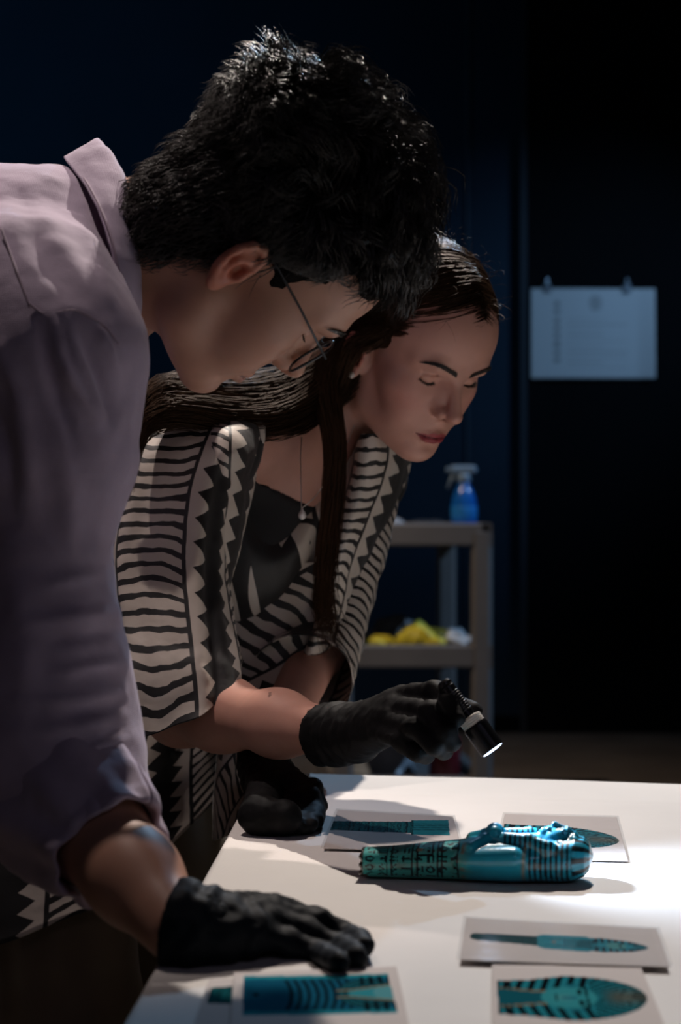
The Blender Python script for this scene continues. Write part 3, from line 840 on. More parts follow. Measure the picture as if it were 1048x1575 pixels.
def woman_clothes():
    # black camisole
    s = SDF((-.45, 2.0, .85), (.15, 2.6, 1.2), .006)
    ax, side, fw = woman_torso(s, .0035)
    s.plane(P(452, 782, 2.20), -nrm(ax + fw*.15))
    s.plane(WN + ax*.33, ax)
    V, F = s.mesh(); mesh_obj('camisole', V, F, M_black_knit, woman)
    # kimono: back and shoulders
    s = SDF((-.60, 1.92, .52), (.22, 2.68, 1.30), .005)
    woman_torso(s, .014)
    s.cap(WN - np.array([.03, -.02, -.02]), WN + np.array([.03, 0, .06]), .052, .045, .01, 's')
    s.chain([P(500, 610, 2.25), P(492, 690, 2.22), P(468, 790, 2.19), P(435, 890, 2.16)], [.075, .084, .076, .040], .008, 's')
    s.plane(WHP + ax*.16, ax)
    s.plane(P(0, 630, 2.2), (0, 0, 1)) if False else None
    V, F = s.mesh(); V = fold_noise(V, F, .004, 16, (1, 1, 2))
    uv = np.stack([V[:, 1]*.55 + V[:, 2]*.481 + .049, V[:, 0]*1.0 + V[:, 2]*.15], 1)  # offset lands the black print on the front, standing in for shade
    kim = mesh_obj('kimono_top', V, F, M_kim, woman, True, uv)
    # near sleeve
    rings = [(638, 638, 275, 360, 2.165, .040), (655, 655, 226, 380, 2.15, .056), (690, 690, 194, 378, 2.135, .066), (740, 740, 180, 362, 2.125, .072), (800, 800, 170, 352, 2.115, .076),
             (880, 880, 166, 350, 2.105, .079), (960, 960, 174, 358, 2.09, .082), (1030, 1010, 182, 366, 2.075, .088), (1082, 1028, 186, 370, 2.07, .092), (1113, 1036, 188, 369, 2.065, .093)]
    na = 120; G = []
    an = np.linspace(0, 2*math.pi, 17)[:-1]
    for (yl, yr, xl, xr, d, b) in rings:
        L, R = P(xl, yl, d), P(xr, yr, d); c = (L + R)/2; A = (R - L)/2
        tilt = (yl - yr)/77.0
        B = np.array([0, b, .020*tilt])
        pw = lambda q: math.copysign(abs(q)**.72, q)
        row = [c + A*pw(math.cos(t)) + B*pw(math.sin(t)) for t in an + math.pi*.5]       # seam on the far side
        G.append(row + [row[0]])
    S = patch(G, na, 150)
    S[:, -1] = S[:, 0]
    nv, nu, _ = S.shape
    # hanging folds that run down the sleeve
    th = np.linspace(0, 2*math.pi, nu)[None]; vv = np.linspace(0, 1, nv)[:, None]
    cen = S.mean(1, keepdims=True); rad = nrm(S - cen)
    f = .0045*np.sin(th*7 + 2.2*vv + 1.0)*vv**.7 + .0030*np.sin(th*12 + 4*vv)*vv + .002*np.sin(th*4 + vv*11)
    f = f*np.minimum(1, vv*6); f[:, -1] = f[:, 0]
    S = S + rad*f[..., None]
    uarc = np.cumsum(np.concatenate([[0], np.linalg.norm(np.diff(S[nv//2], axis=0), axis=1)]))
    varc = np.cumsum(np.concatenate([[0], np.linalg.norm(np.diff(S.mean(1), axis=0), axis=1)]))
    # align the barred column with the outer near side of the sleeve
    near = np.argmin(np.abs(S[nv//2, :, 0] - P(190, 0, 2.08)[0]) + 10*(S[nv//2, :, 1] > 2.13))
    U = np.tile(uarc - uarc[near], (nv, 1)); Vv = np.tile(varc[:, None], (1, nu))
    cloth_obj('sleeve', S, M_kim, kim, np.stack([U, Vv], -1).reshape(-1, 2), amp=.0016, scale=30)
    # far front edge of the wrap, bars along the neckline
    rows = [(668, 560, 612), (692, 552, 630), (730, 543, 626), (780, 530, 606), (850, 512, 574), (905, 502, 553), (955, 488, 545), (1005, 466, 527), (1050, 436, 482)]
    G = []
    for k, (y, a, b) in enumerate(rows):
        x = lambda f: a + (b-a)*f
        G.append([P(x(-.10), y+4, 2.30), P(x(0), y, 2.262), P(x(.3), y-2, 2.258), P(x(.55), y, 2.285), P(x(.8), y+2, 2.345), P(x(1.0), y+2, 2.43), P(x(.9), y, 2.50)])
    S = patch(G, 60, 110)
    nv, nu, _ = S.shape
    us = np.interp(np.linspace(0, 6, nu), [0, 1, 2, 3, 4, 5, 6], [-.012, .004, .044, .0695, .094, .128, .150])
    varc = np.cumsum(np.concatenate([[0], np.linalg.norm(np.diff(S[:, nu//2], axis=0), axis=1)]))
    cloth_obj('neck_edge', S, M_kim, kim, np.stack([np.tile(us, (nv, 1)), np.tile(varc[:, None]*1.05, (1, nu))], -1).reshape(-1, 2), amp=.0022, scale=22)
    # near front edge
    rows = [(612, 300, 410), (648, 300, 406), (690, 308, 400), (740, 312, 392), (790, 314, 382), (840, 318, 370), (890, 326, 356), (930, 330, 352)]
    G = []
    for y, a, b in rows:
        x = lambda f: a + (b-a)*f
        q = .15 if y < 620 else (.022 if y < 650 else (-.018 if y < 700 else -.006))
        G.append([P(x(0), y-4, 2.125+q), P(x(.3), y-2, 2.085+q), P(x(.62), y, 2.095+q), P(x(.88), y+2, 2.135+q), P(x(1.0), y+2, 2.19+q), P(x(.93), y, 2.25+q)])
    S = patch(G, 50, 80); nv, nu, _ = S.shape
    us = np.interp(np.linspace(0, 5, nu), [0, 1, 2, 3, 4, 5], [.020, .052, .082, .112, .148, .170])
    varc = np.cumsum(np.concatenate([[0], np.linalg.norm(np.diff(S[:, nu//2], axis=0), axis=1)]))
    cloth_obj('neck_edge', S, M_kim, kim, np.stack([np.tile(us, (nv, 1)), np.tile(varc[:, None], (1, nu))], -1).reshape(-1, 2), amp=.002, scale=24)
    # wrapped front in shade
    rows = [(872, 330, 425, 520), (905, 338, 430, 512), (960, 345, 430, 500), (1020, 352, 425, 486), (1080, 352, 410, 455), (1160, 345, 372, 400), (1230, 338, 352, 372), (1292, 335, 345, 358)]
    dq = lambda y: .075*(1 - max(0, min(1, (y - 1000)/120)))
    G = [[P(a-8, y, 2.26+dq(y)), P(a, y, 2.20+dq(y)), P(m, y-6, 2.195+dq(y)), P(b, y-8, 2.215+dq(y)), P(b+6, y-8, 2.28+dq(y))] for y, a, m, b in rows]
    S = patch(G, 50, 90); nv, nu, _ = S.shape
    base = arc_uv(S); ro = math.radians(48)
    uv = np.stack([base[:, 0]*math.cos(ro) + base[:, 1]*math.sin(ro) + .055, -base[:, 0]*math.sin(ro) + base[:, 1]*math.cos(ro)], 1)  # print turned and shifted so its black zones darken the panel like shade
    cloth_obj('front_panel', S, M_kim, kim, uv, amp=.004, scale=16)
    # far sleeve
    an2 = np.linspace(0, 2*math.pi, 13)[:-1]
    cs = [WLS, WLS*.6 + WLE*.4, WLS*.2 + WLE*.8, WLE*.85 + WLW*.15, WLE*.70 + WLW*.30]
    G = []
    for k, r in enumerate([.050, .054, .054, .055, .058]):
        ad = nrm(cs[min(k+1, 4)] - cs[max(k-1, 0)]); pa = nrm(np.cross(ad, np.array([0, 1.0, 0]))); pb = np.cross(ad, pa)
        row = [cs[k] + r*(math.cos(t)*pa + math.sin(t)*pb) for t in an2]; G.append(row + [row[0]])
    S = patch(G, 60, 60); S[:, -1] = S[:, 0]
    cloth_obj('sleeve', S, M_kim, kim, None, amp=.004, scale=22)
    # skirt of the kimono
    G = []
    for k, (z, ex, ey, cx) in enumerate([(.965, .085, .070, -.195), (.860, .165, .140, -.275), (.70, .235, .200, -.350), (.570, .255, .212, -.365)]):
        row = []
        for t in np.linspace(0, 2*math.pi, 17)[:-1]:
            row.append(np.array([cx + ex*math.cos(t), 2.40 + ey*math.sin(t), z + (k/3)*(.050*math.cos(t) + .14*max(math.cos(t), 0)**2)]))
        G.append(row + [row[0]])
    S = patch(G, 100, 60); S[:, -1] = S[:, 0]
    th = np.linspace(0, 2*math.pi, 100)[None]; vv = np.linspace(0, 1, 60)[:, None]
    S += nrm(S - S.mean(1, keepdims=True))*(.008*np.sin(th*11 + 1)*vv + .005*np.sin(th*5))[..., None]; S[:, -1] = S[:, 0]
    cloth_obj('skirt', S, M_kim, kim, None, amp=.003, scale=14)
    # trousers and shoes
    s = SDF((-.62, 2.12, .02), (-.06, 2.75, .98), .010)
    s.ell(WHP + np.array([0, 0, -.02]), (.160, .135, .13), .05)
    for kx, fx in ((np.array([-.345, 2.31, .78]), np.array([-.36, 2.33, .10])), (np.array([-.245, 2.50, .78]), np.array([-.24, 2.52, .10]))):
        kn = kx*.5 + fx*.5 + np.array([.03, 0, 0])
        s.chain([kx, kn, fx + np.array([0, 0, -.03])], [.098, .082, .085], .03)
        s.cap(fx - np.array([0, 0, .10]), fx - np.array([0, 0, .06]), .07, .07, .005, 's')
    s.plane((0, 0, .045), (0, 0, -1))
    V, F = s.mesh(); V = fold_noise(V, F, .008, 9, (1, 1, 3)); mesh_obj('trousers', V, F, M_trous_w, woman)
    for fx in (np.array([-.36, 2.33, 0]), np.array([-.24, 2.52, 0])):
        s = SDF(fx + np.array([-.1, -.09, -.01]), fx + np.array([.2, .09, .12]), .004)
        s.ell(fx + np.array([.075, 0, .028]), (.125, .042, .030), .02); s.ell(fx + np.array([-.01, 0, .05]), (.045, .038, .055), .02)
        s.plane((0, 0, 0), (0, 0, -1))
        V, F = s.mesh(); mesh_obj('shoe', V, F, M_shoe, woman)
    # jewellery
    p = HW.w((.0790, .0055, -.0300)); b = MB().lathe([(max(.0042*math.sin(t), .0001), -.0042*math.cos(t)) for t in np.linspace(0, math.pi, 13)], p, 18)
    b.build('earring', M_pearl, woman, True)
    n = empty('necklace', P(465, 790, 2.19)); parent(n, woman); n.location = (0, 0, 0); n.matrix_parent_inverse = Matrix.Translation(-woman.location)
    ch = [P(500, 640, 2.28), P(470, 655, 2.245), P(463, 690, 2.215), P(463, 735, 2.197), P(464, 782, 2.187)]
    ch2 = [P(464, 782, 2.187), P(484, 765, 2.192), P(505, 735, 2.205), P(530, 690, 2.235), P(545, 655, 2.27)]
    MB().tube(resample(ch, 30), .0006, 6).build('chain', M_chain, woman, True)
    MB().tube(resample(ch2, 30), .0006, 6).build('chain', M_chain, woman, True)
    bpy.data.objects.remove(n)
    p = P(465, 790, 2.185)
    MB().lathe([(.0005, .006), (.0012, .0055), (.0015, .004), (.0038, .001), (.0046, -.002), (.0038, -.005), (.0014, -.0068), (.0002, -.0072)], p, 18).build('pendant', M_pearl, woman, True)
woman_clothes()

def glove_mesh(chains, palm, cuff, cuff_r, h=.0018, lo=None, hi=None, wrinkle=.0012, seed=0.0):
    """chains: list of (points, radii); palm: list of (a, b, ra, rb)"""
    pts = np.concatenate([np.array(c[0]) for c in chains] + [np.array([p[0], p[1]]) for p in palm] + [np.array(cuff)])
    s = SDF(pts.min(0) - .045, pts.max(0) + .045, h)
    for a, b, ra, rb in palm: s.cap(a, b, ra, rb, .014)
    s.chain(cuff, cuff_r, .012)
    for p, r in chains: s.chain(p, r, .0045)
    # open cuff
    a, b = np.asarray(cuff[0]), np.asarray(cuff[1]); d = nrm(a - b)
    s.plane(a, d)
    s.cap(a + d*.02, a - d*.018, cuff_r[0] - .0022, cuff_r[0] - .004, .002, 's')
    V, F = s.mesh()
    Nn = vert_normals(V, F)
    # crosswise creases near the wrist and fine wrinkles everywhere
    t = (V - a) @ (-d)
    cr = np.sin(t*330 + 3*vnoise(V*40 + seed))*np.exp(-((t - .035)/.035)**2)
    V = V + Nn*(wrinkle*cr + wrinkle*.9*fbm(V*95 + seed, 2))[:, None]
    return V, F

def woman_gloves():
    pp = lambda *q: [P(*k) for k in q]
    r = [.0102, .0094, .0086, .0078]
    ch = [(pp((622, 1072, 1.755), (668, 1062, 1.712), (693, 1080, 1.690), (702, 1106, 1.678)), r),
          (pp((612, 1088, 1.745), (662, 1094, 1.690), (686, 1124, 1.672), (696, 1144, 1.676)), r),
          (pp((600, 1106, 1.745), (640, 1120, 1.690), (668, 1146, 1.676), (683, 1156, 1.690)), r),
          (pp((588, 1124, 1.755), (616, 1138, 1.708), (642, 1158, 1.698), (657, 1163, 1.706)), [.0095, .0088, .0080, .0072]),
          (pp((575, 1112, 1.82), (640, 1086, 1.785), (694, 1084, 1.740), (730, 1094, 1.716)), [.0130, .0115, .0100, .0085])]
    palm = [(P(545, 1128, 1.835), P(618, 1076, 1.760), .0215, .0135), (P(545, 1130, 1.830), P(604, 1100, 1.752), .0215, .0150), (P(545, 1132, 1.830), P(590, 1126, 1.758), .0210, .0140),
            (P(550, 1120, 1.84), P(640, 1090, 1.782), .020, .0115)]
    V, F = glove_mesh(ch, palm, pp((502, 1130, 1.884), (522, 1130, 1.863), (550, 1129, 1.835)), [.0310, .0275, .0230], seed=2)
    g = mesh_obj('glove', V, F, M_glove, woman)
    # hand planted on the table
    ch = [(pp((452, 1206, 1.975), (482, 1212, 1.955), (489, 1240, 1.945)) + [PT(487, 1262, TABLE_Z+.012)], r),
          (pp((446, 1214, 1.965), (476, 1224, 1.94), (482, 1250, 1.925)) + [PT(478, 1268, TABLE_Z+.012)], r),
          (pp((436, 1222, 1.965), (462, 1232, 1.935), (466, 1252, 1.92)) + [PT(460, 1270, TABLE_Z+.012)], r),
          (pp((426, 1228, 1.965), (446, 1240, 1.935), (448, 1256, 1.925)) + [PT(440, 1270, TABLE_Z+.012)], [.0098, .0092, .0086, .008]),
          (pp((420, 1215, 2.00), (408, 1238, 1.96)) + [PT(412, 1260, TABLE_Z+.014), PT(424, 1268, TABLE_Z+.012)], [.015, .014, .0120, .010])]
    palm = [(P(412, 1192, 2.02), P(454, 1208, 1.972), .021, .0155), (P(412, 1196, 2.02), P(440, 1222, 1.968), .022, .0165), (P(410, 1196, 2.02), P(424, 1232, 1.972), .021, .016), (P(412, 1205, 2.0), PT(398, 1254, TABLE_Z+.020), .020, .0165), (PT(398, 1254, TABLE_Z+.020), PT(440, 1256, TABLE_Z+.022), .0165, .016)]
    V, F = glove_mesh(ch, palm, pp((405, 1150, 2.058), (406, 1172, 2.043), (412, 1196, 2.02)), [.0265, .0250, .0225], seed=5)
    mesh_obj('glove', V, F, M_glove, woman)
woman_gloves()
# ================================================================== man in the lilac shirt
M_skin_m = mat('warm_skin', (.45, .27, .18), .5, vcol=True, sss=.14, spec=.35, bump=(900, .06, .0006), noise=(60, .05))
M_hair_m = mat('black_hair', (.016, .0125, .0105), .36, spec=.8, noise=(40, .3))
M_hair_cap = mat('black_hair_roots', (.008, .0065, .006), .9, spec=.05, noise=(60, .3), bump=(90, .5, .01))
M_shirt = mat('lilac_linen', (.43, .35, .455), .85, noise=(26, .10), bump=(70, .25, .003), sheen=.15)
weave(M_shirt, 230, .22, .0008)
M_thread = mat('lilac_thread', (.36, .28, .35), .8)
M_steel = mat('dark_spectacle_metal', (.05, .055, .06), .3, .8)
M_navy_glove = mat('black_blue_nitrile', (.0032, .0058, .0098), .66, spec=.14, bump=(120, .18, .002), bump2=(420, .08, .0008))
M_trous_m = mat('charcoal_wool', (.02, .02, .023), .8)
SKIN_M = (.44, .232, .163)
HM = Head(P(373.6, 380.5, 1.638), 126.3, 51.3, -41.9, 1.0)
MN = P(180, 395, 1.695)
MRS, MEL, MWR = P(80, 552, 1.52), P(70, 1190, 1.500), P(272, 1428, 1.335)
man = empty('person', (-.74, 1.74, 0), 'person with black tousled hair and glasses in a lilac shirt, leaning on a gloved hand', 'person')

def man_body():
    np_l = [(0, -.020, -.030), HM.l(MN*.5 + HM.w((0, -.020, -.03))*.5), HM.l(MN)]
    V, F = sculpt_head(np_l, [.056, .057, .064], True, gaze=26)
    HM.skin = V
    c = head_colours(V, SKIN_M, (.34, .15, .12), (.46, .21, .14), male=True)
    parts = [(HM.w(V), F, c)]
    s = SDF((-.95, 1.42, .72), (-.05, 2.05, 1.36), .006)
    s.cap((-.66, 1.72, 1.03), (-.29, 1.70, 1.215), .125, .10, .05)
    s.cap((-.74, 1.74, .93), (-.66, 1.72, 1.03), .13, .125, .05)
    s.chain([HM.w(np_l[0]), HM.w(np_l[1]), MN], [.054, .055, .061], .02)
    s.cap((-.29, 1.70, 1.20), MN, .09, .061, .03)
    s.chain([(-.25, 1.66, 1.20), MRS, MEL], [.07, .05, .04], .02)
    s.chain([(-.27, 1.75, 1.18), (-.34, 1.90, 1.10), (-.50, 1.97, .92), (-.66, 1.90, .90), (-.70, 1.87, .86)], [.07, .05, .04, .032, .034], .02)
    V, F = s.mesh(); parts.append((V, F, np.tile(SKIN_M, (len(V), 1))))
    s = SDF(np.minimum(MEL, MWR) - .07, np.maximum(MEL, MWR) + .07, .0025)
    s.chain([MEL, MEL*.68 + MWR*.32, MEL*.3 + MWR*.7, MWR], [.040, .0405, .031, .0235], .02)
    V, F = s.mesh(); parts.append((V, F, np.tile(SKIN_M, (len(V), 1))))
    Vs = []; Fs = []; Cs = []; b = 0
    for V, F, c in parts: Vs.append(V); Fs.append(F + b); Cs.append(c); b += len(V)
    mesh_obj('body', np.concatenate(Vs), np.concatenate(Fs), M_skin_m, man, True, col=np.concatenate(Cs))
man_body()
face_hair(HM, man, M_hair_m, True, 26)

def man_hair():
    H = HM
    s = SDF((-.115, -.14, -.09), (.115, .13, .175), .0027)
    s.ell((0, -.008, .056), (.0790, .1000, .0870), .01)
    s.ell((0, -.006, .082), (.076, .084, .066), .02)
    s.ell((0, .040, .090), (.058, .055, .040), .02)
    s.ell((0, -.050, -.018), (.060, .046, .062), .03)
    s.plane((0, .088, .082), (0, .80, -.60))
    for m in (-1, 1):
        s.ell((m*.085, .002, -.012), (.034, .030, .046), .006, 's')
        s.ell((m*.08, .055, -.045), (.035, .050, .065), .006, 's')
    s.plane((0, -.07, -.072), (0, .35, -1))
    V, F = s.mesh()
    Nn = vert_normals(V, F); V = V + Nn*(.0045*fbm(V*38, 3))[:, None]
    Vc, Nc = V, vert_normals(V, F)
    cap = mesh_obj('hair', H.w(V), F, M_hair_cap, man)
    # tousled clumps
    cen = np.array([0, -.010, .055]); rad = np.array([.0805, .1020, .0885])
    st = []
    def clump(d, L, lift, flow, n, spread, curl):
        base = cen + d*rad
        nrmv = nrm(d/rad)
        f = flow - nrmv*flow.dot(nrmv); f = nrm(f); b = np.cross(nrmv, f)
        t = np.linspace(0, 1, 8)[:, None]; ph = rng.random()*6.28; fr = rng.uniform(.7, 1.3)
        path = base + L*(t*.9*f*(1 - .25*t) + (lift*np.sin(np.minimum(t*1.25, 1)*math.pi*.62))*nrmv) + curl*L*(np.sin(fr*4.2*t + ph) - math.sin(ph))*b + .5*curl*L*(np.cos(fr*5*t + ph) - math.cos(ph))*nrmv
        for k in range(n):
            o = rng.normal(0, spread, 3)
            conv = (1 - .55*t) + .25*(t > .75)*(t - .75)*4
            q = path + o*conv + rng.normal(0, .0012, 3)*t**2*2
            st.append(q*1.0 + (rng.normal(0, .06))*(path - base)*t)
    k = 0
    while k < 1100:
        d = nrm(rng.normal(0, 1, 3))
        x, y, z = d
        if z < -.78 or (y*.80 - z*.60 > .34): continue
        if abs(x) > .55 and y > -.30 and z < -.05 - .2*(y > .3): continue
        k += 1
        top = float(np.clip((z + .10)/.65, 0, 1)); front = float(np.clip((y + .1)/.8, 0, 1))
        q = (d*rad*22)[None]
        nv = np.array([vnoise(q)[0], vnoise(q + 31.7)[0], vnoise(q + 67.1)[0]])     # neighbouring clumps lean together
        L = .024 + .032*top + .006*rng.random(); lift = .14 + (.34 - .14*front)*top*rng.uniform(.7, 1.2)
        flow = nrm(np.array([.40*np.sign(x + .15)*(1-top) + .35, .65*top - .25, -.75*(1-top) + .10]) + nv*(.45 + .75*top) + rng.normal(0, .12, 3))
        clump(d, L, lift, flow, 12, .0024 + .0020*top, .05 + .09*top)
    # short hair at the back and sides grows from the close-cropped mass
    pick = np.where((Vc[:, 1] < .01) & (Vc[:, 2] < .085))[0]
    for i in rng.choice(pick, 4200):
        p, nn = Vc[i], Nc[i]
        f = np.array([.25*np.sign(p[0]), -.25, -1.0]) + rng.normal(0, .3, 3); f = nrm(f - nn*f.dot(nn))
        L = rng.uniform(.010, .022)*(1 + .8*np.clip((p[2] + .02)/.1, 0, 1)); t = np.linspace(0, 1, 8)[:, None]
        st.append(p + L*(t*f + nn*.35*np.sin(t*2.2) + rng.normal(0, .06, 3)*t*t))
    C = np.array(st); n = len(C)
    V, F = ribbons(H.w(C.reshape(-1, 3)).reshape(n, 8, 3), rng.uniform(.0003, .00055, n))
    mesh_obj('hair_strands', V, F, M_hair_m, cap)
man_hair()

def man_glasses():
    H = HM
    g = MB().tube([H.w((.076, -.030, .012)), H.w((.080, -.012, .030)), H.w((.079, .012, .0295)), H.w((.0765, .05, .027)), H.w((.0715, .0985, .022))], .0011, 8).build('temple_arm', M_steel, man, True)
    MB().tube([H.w((-.076, -.030, .012)), H.w((-.080, -.012, .030)), H.w((-.079, .012, .0295)), H.w((-.0765, .05, .027)), H.w((-.0715, .0985, .022))], .0011, 8).build('temple_arm', M_steel, man, True)
    lensm = plastic_lens()
    for m in (-1, 1):
        ring = []
        for t in np.linspace(0, 2*math.pi, 33):
            cx, cz = math.cos(t), math.sin(t); k = (abs(cx)**3.2 + abs(cz)**3.2)**(-1/3.2)
            ring.append(H.w((m*(.0365 + .0275*cx*k), .1075 - .18*(.0365 + .0275*cx*k) + .0, .007 + .0205*cz*k)))
        r = MB().tube(ring, .0012, 8, cap=False).build('rim', M_steel, man, True)
        c = sum(ring[:-1])/32
        v = [c] + ring[:-1]; f = [(0, i + 1, (i + 1) % 32 + 1) for i in range(32)]
        mesh_obj('lens', np.array(v), f, lensm, r, True)
    MB().tube([H.w((-.0105, .1055, .012)), H.w((0, .1115, .015)), H.w((.0105, .1055, .012))], .0012, 8).build('bridge', M_steel, man, True)
def plastic_lens():
    m = bpy.data.materials.new('spectacle_glass'); m.use_nodes = True; nt = m.node_tree
    nt.nodes.remove(nt.nodes['Principled BSDF']); out = nt.nodes['Material Output']
    tr = nt.nodes.new('ShaderNodeBsdfTransparent'); gl = nt.nodes.new('ShaderNodeBsdfGlossy'); gl.inputs['Roughness'].default_value = .03
    N.nt = nt; lw = nt.nodes.new('ShaderNodeLayerWeight'); fr = N.m('POWER', N(lw.outputs['Facing']), 4.0)*.7 + .04; mx = nt.nodes.new('ShaderNodeMixShader')
    nt.links.new(fr.s, mx.inputs[0]); nt.links.new(tr.outputs[0], mx.inputs[1]); nt.links.new(gl.outputs[0], mx.inputs[2]); nt.links.new(mx.outputs[0], out.inputs[0])
    return m
man_glasses()

def man_shirt():
    s = SDF((-.98, 1.38, .80), (-.08, 2.06, 1.40), .0042)
    s.cap((-.70, 1.73, 1.01), (-.30, 1.70, 1.230), .155, .118, .05)
    s.cap((-.82, 1.75, .90), (-.70, 1.73, 1.01), .15, .155, .05)
    s.cap((-.30, 1.70, 1.228), (-.240, 1.69, 1.262), .116, .078, .04)
    s.chain([(-.285, 1.66, 1.215), (-.258, 1.565, 1.195), MRS], [.105, .085, .064], .04)
    s.chain([(-.29, 1.75, 1.20), (-.34, 1.89, 1.11), (-.50, 1.96, .925), (-.60, 1.93, .905)], [.10, .075, .058, .052], .04)
    # sleeve
    ax = [MRS, P(80, 700, 1.515), P(72, 880, 1.51), P(74, 1000, 1.505), P(76, 1110, 1.50), P(82, 1190, 1.49), P(110, 1240, 1.475)]
    s.chain(ax, [.064, .0575, .0440, .0535, .0590, .0600, .056], .035)
    # openings
    s.chain([P(180, 395, 1.695), P(260, 390, 1.67)], [.058, .062], .006, 's')
    V, F = s.mesh()
    V = fold_noise(V, F, .0024, 13, (1, 1, 2.2), 3.1)
    V = fold_noise(V, F, .0014, 46, (1, 1, 1), 8.0, 2)
    V = crease(V, F, [
        ([(82, 488), (99, 562), (148, 650)], .0075, 9), ([(104, 500), (112, 530), (141, 600), (160, 660)], .005, 8), ([(146, 503), (165, 535), (182, 580)], .005, 8),
        ([(66, 500), (80, 580), (118, 690)], -.006, 10), ([(125, 515), (150, 575), (170, 640)], -.004, 8), ([(0, 545), (30, 610), (48, 760)], .005, 14), ([(-10, 620), (10, 700), (18, 800)], -.005, 14),
        ([(42, 461), (68, 478), (114, 474), (160, 499), (185, 526)], .0012, 9),
        ([(60, 330), (100, 380), (150, 460)], .003, 16), ([(100, 300), (140, 370), (172, 460)], .003, 12), ([(30, 300), (70, 400), (120, 455)], -.003, 16), ([(10, 262), (60, 275), (110, 300)], .002, 14),
        ([(60, 905), (115, 890), (160, 880)], .003, 9), ([(40, 960), (110, 950), (178, 940)], .004, 10), ([(70, 985), (130, 978), (185, 968)], -.003, 9), ([(90, 1035), (140, 1025), (190, 1018)], .004, 8),
        ([(30, 1080), (110, 1078), (188, 1062)], .0035, 9), ([(60, 1125), (120, 1118), (195, 1100)], .004, 8), ([(90, 1100), (140, 1092), (190, 1080)], -.003, 7), ([(100, 1165), (150, 1150), (200, 1135)], .004, 8),
        ([(20, 860), (40, 1000), (30, 1120)], .003, 22), ([(95, 680), (110, 780), (108, 870)], .003, 18),
        ], 1.60)
    V_shirt = V
    sh = mesh_obj('shirt', V, F, M_shirt, man)
    # turned-back cuff: two stacked rolls of cloth, open at the end
    def ring(c, ax, r, n=22, ph=0.0, wob=.004, e=1.0):
        a = nrm(np.cross(ax, np.array([0, 1.0, 0.05]))); b = np.cross(ax, a)
        return [c + (r + wob*math.sin(3*t + ph) + wob*.5*math.sin(7*t + 2*ph))*(math.cos(t)*a + e*math.sin(t)*b) for t in np.linspace(0, 2*math.pi, n)[:-1]]
    c0, c2 = MEL*.88 + MWR*.12, MEL*.47 + MWR*.53
    axd = nrm(c2 - c0)
    G = []
    for f, r, ph in ((0, .0565, 0), (.02, .0610, .1), (.25, .0605, .3), (.55, .0550, .6), (.85, .0480, .8), (1.0, .0455, 1.0), (1.03, .0432, 1.0), (.85, .0425, .9), (.55, .044, .8)):
        row = ring(c0 + (c2 - c0)*f, axd, r, ph=ph, wob=.0026); G.append(row + [row[0]])
    S = patch(G, 110, 90); S[:, -1] = S[:, 0]
    th = np.linspace(0, 2*math.pi, 110)[None]; vv = np.linspace(0, 1, 90)[:, None]
    S += nrm(S - S.mean(1, keepdims=True))*(.0022*np.sin(th*9 + 5*vv)*np.sin(vv*math.pi) + .0016*np.sin(th*4 - 8*vv))[..., None]; S[:, -1] = S[:, 0]
    cloth_obj('rolled_cuff', S, M_shirt, sh, None, .002, amp=.0018, scale=38)
    # collar: stand, fold and falling leaf
    fold = [(182, 262, 1.80), (152, 216, 1.715), (186, 262, 1.650), (204, 338, 1.618), (214, 425, 1.606), (213, 490, 1.615), (204, 548, 1.650), (198, 575, 1.70)]
    leaf = [(142, 268, 1.815), (99, 242, 1.702), (132, 287, 1.622), (162, 352, 1.577), (180, 425, 1.562), (190, 488, 1.572), (192, 560, 1.61), (187, 590, 1.65)]
    inner = [(175, 285, 1.79), (150, 260, 1.715), (168, 300, 1.668), (180, 355, 1.642), (188, 425, 1.634), (190, 480, 1.642), (188, 530, 1.67), (186, 555, 1.71)]
    mid = [tuple(np.array(a)*.5 + np.array(b)*.5 + np.array([3, -3, -.006])) for a, b in zip(fold, leaf)]
    G = [[P(*p) for p in row] for row in (inner, fold, mid, leaf)]
    S = patch(G, 90, 46)
    cloth_obj('collar', S, M_shirt, sh, None, .0028, amp=.0012, scale=40)
    # stitching and seams
    def seam(pts, lift, r=.0009, n=40):
        g = resample([P(*p) for p in pts], n); MB().tube(g, r, 5).build('seam', M_thread, sh, True)
    seam([(a + 5, b - 1, d - .004) for a, b, d in leaf[1:6]], 0)
    for line in ([(2, 352), (14, 385), (25, 415), (36, 445), (44, 466)], [(44, 466), (68, 483), (92, 480), (114, 477), (140, 488), (162, 503), (184, 530)]):
        g = resample(snap(V_shirt[V_shirt[:, 1] < 1.62], line, .0002), 50); MB().tube(g, .0008, 5).build('seam', M_thread, sh, True)
    # trousers, shoes, belt-height details (outside the frame, but he stands on them)
    s = SDF((-1.02, 1.50, .02), (-.58, 1.98, 1.02), .009)
    s.ell((-.79, 1.74, .90), (.15, .17, .13), .05)
    for y in (1.64, 1.85):
        s.chain([(-.78, y, .84), (-.76, y, .48), (-.79, y, .08)], [.095, .075, .062], .03)
    s.plane((0, 0, .045), (0, 0, -1))
    V, F = s.mesh(); V = fold_noise(V, F, .006, 9, (1, 1, 3)); mesh_obj('trousers', V, F, M_trous_m, man)
    for y in (1.64, 1.85):
        fx = np.array([-.79, y, 0]); s = SDF(fx + np.array([-.1, -.09, -.01]), fx + np.array([.22, .09, .12]), .004)
        s.ell(fx + np.array([.085, 0, .03]), (.135, .046, .033), .02); s.ell(fx + np.array([-.01, 0, .05]), (.048, .04, .055), .02); s.plane((0, 0, 0), (0, 0, -1))
        V, F = s.mesh(); mesh_obj('shoe', V, F, M_shoe, man)
man_shirt()

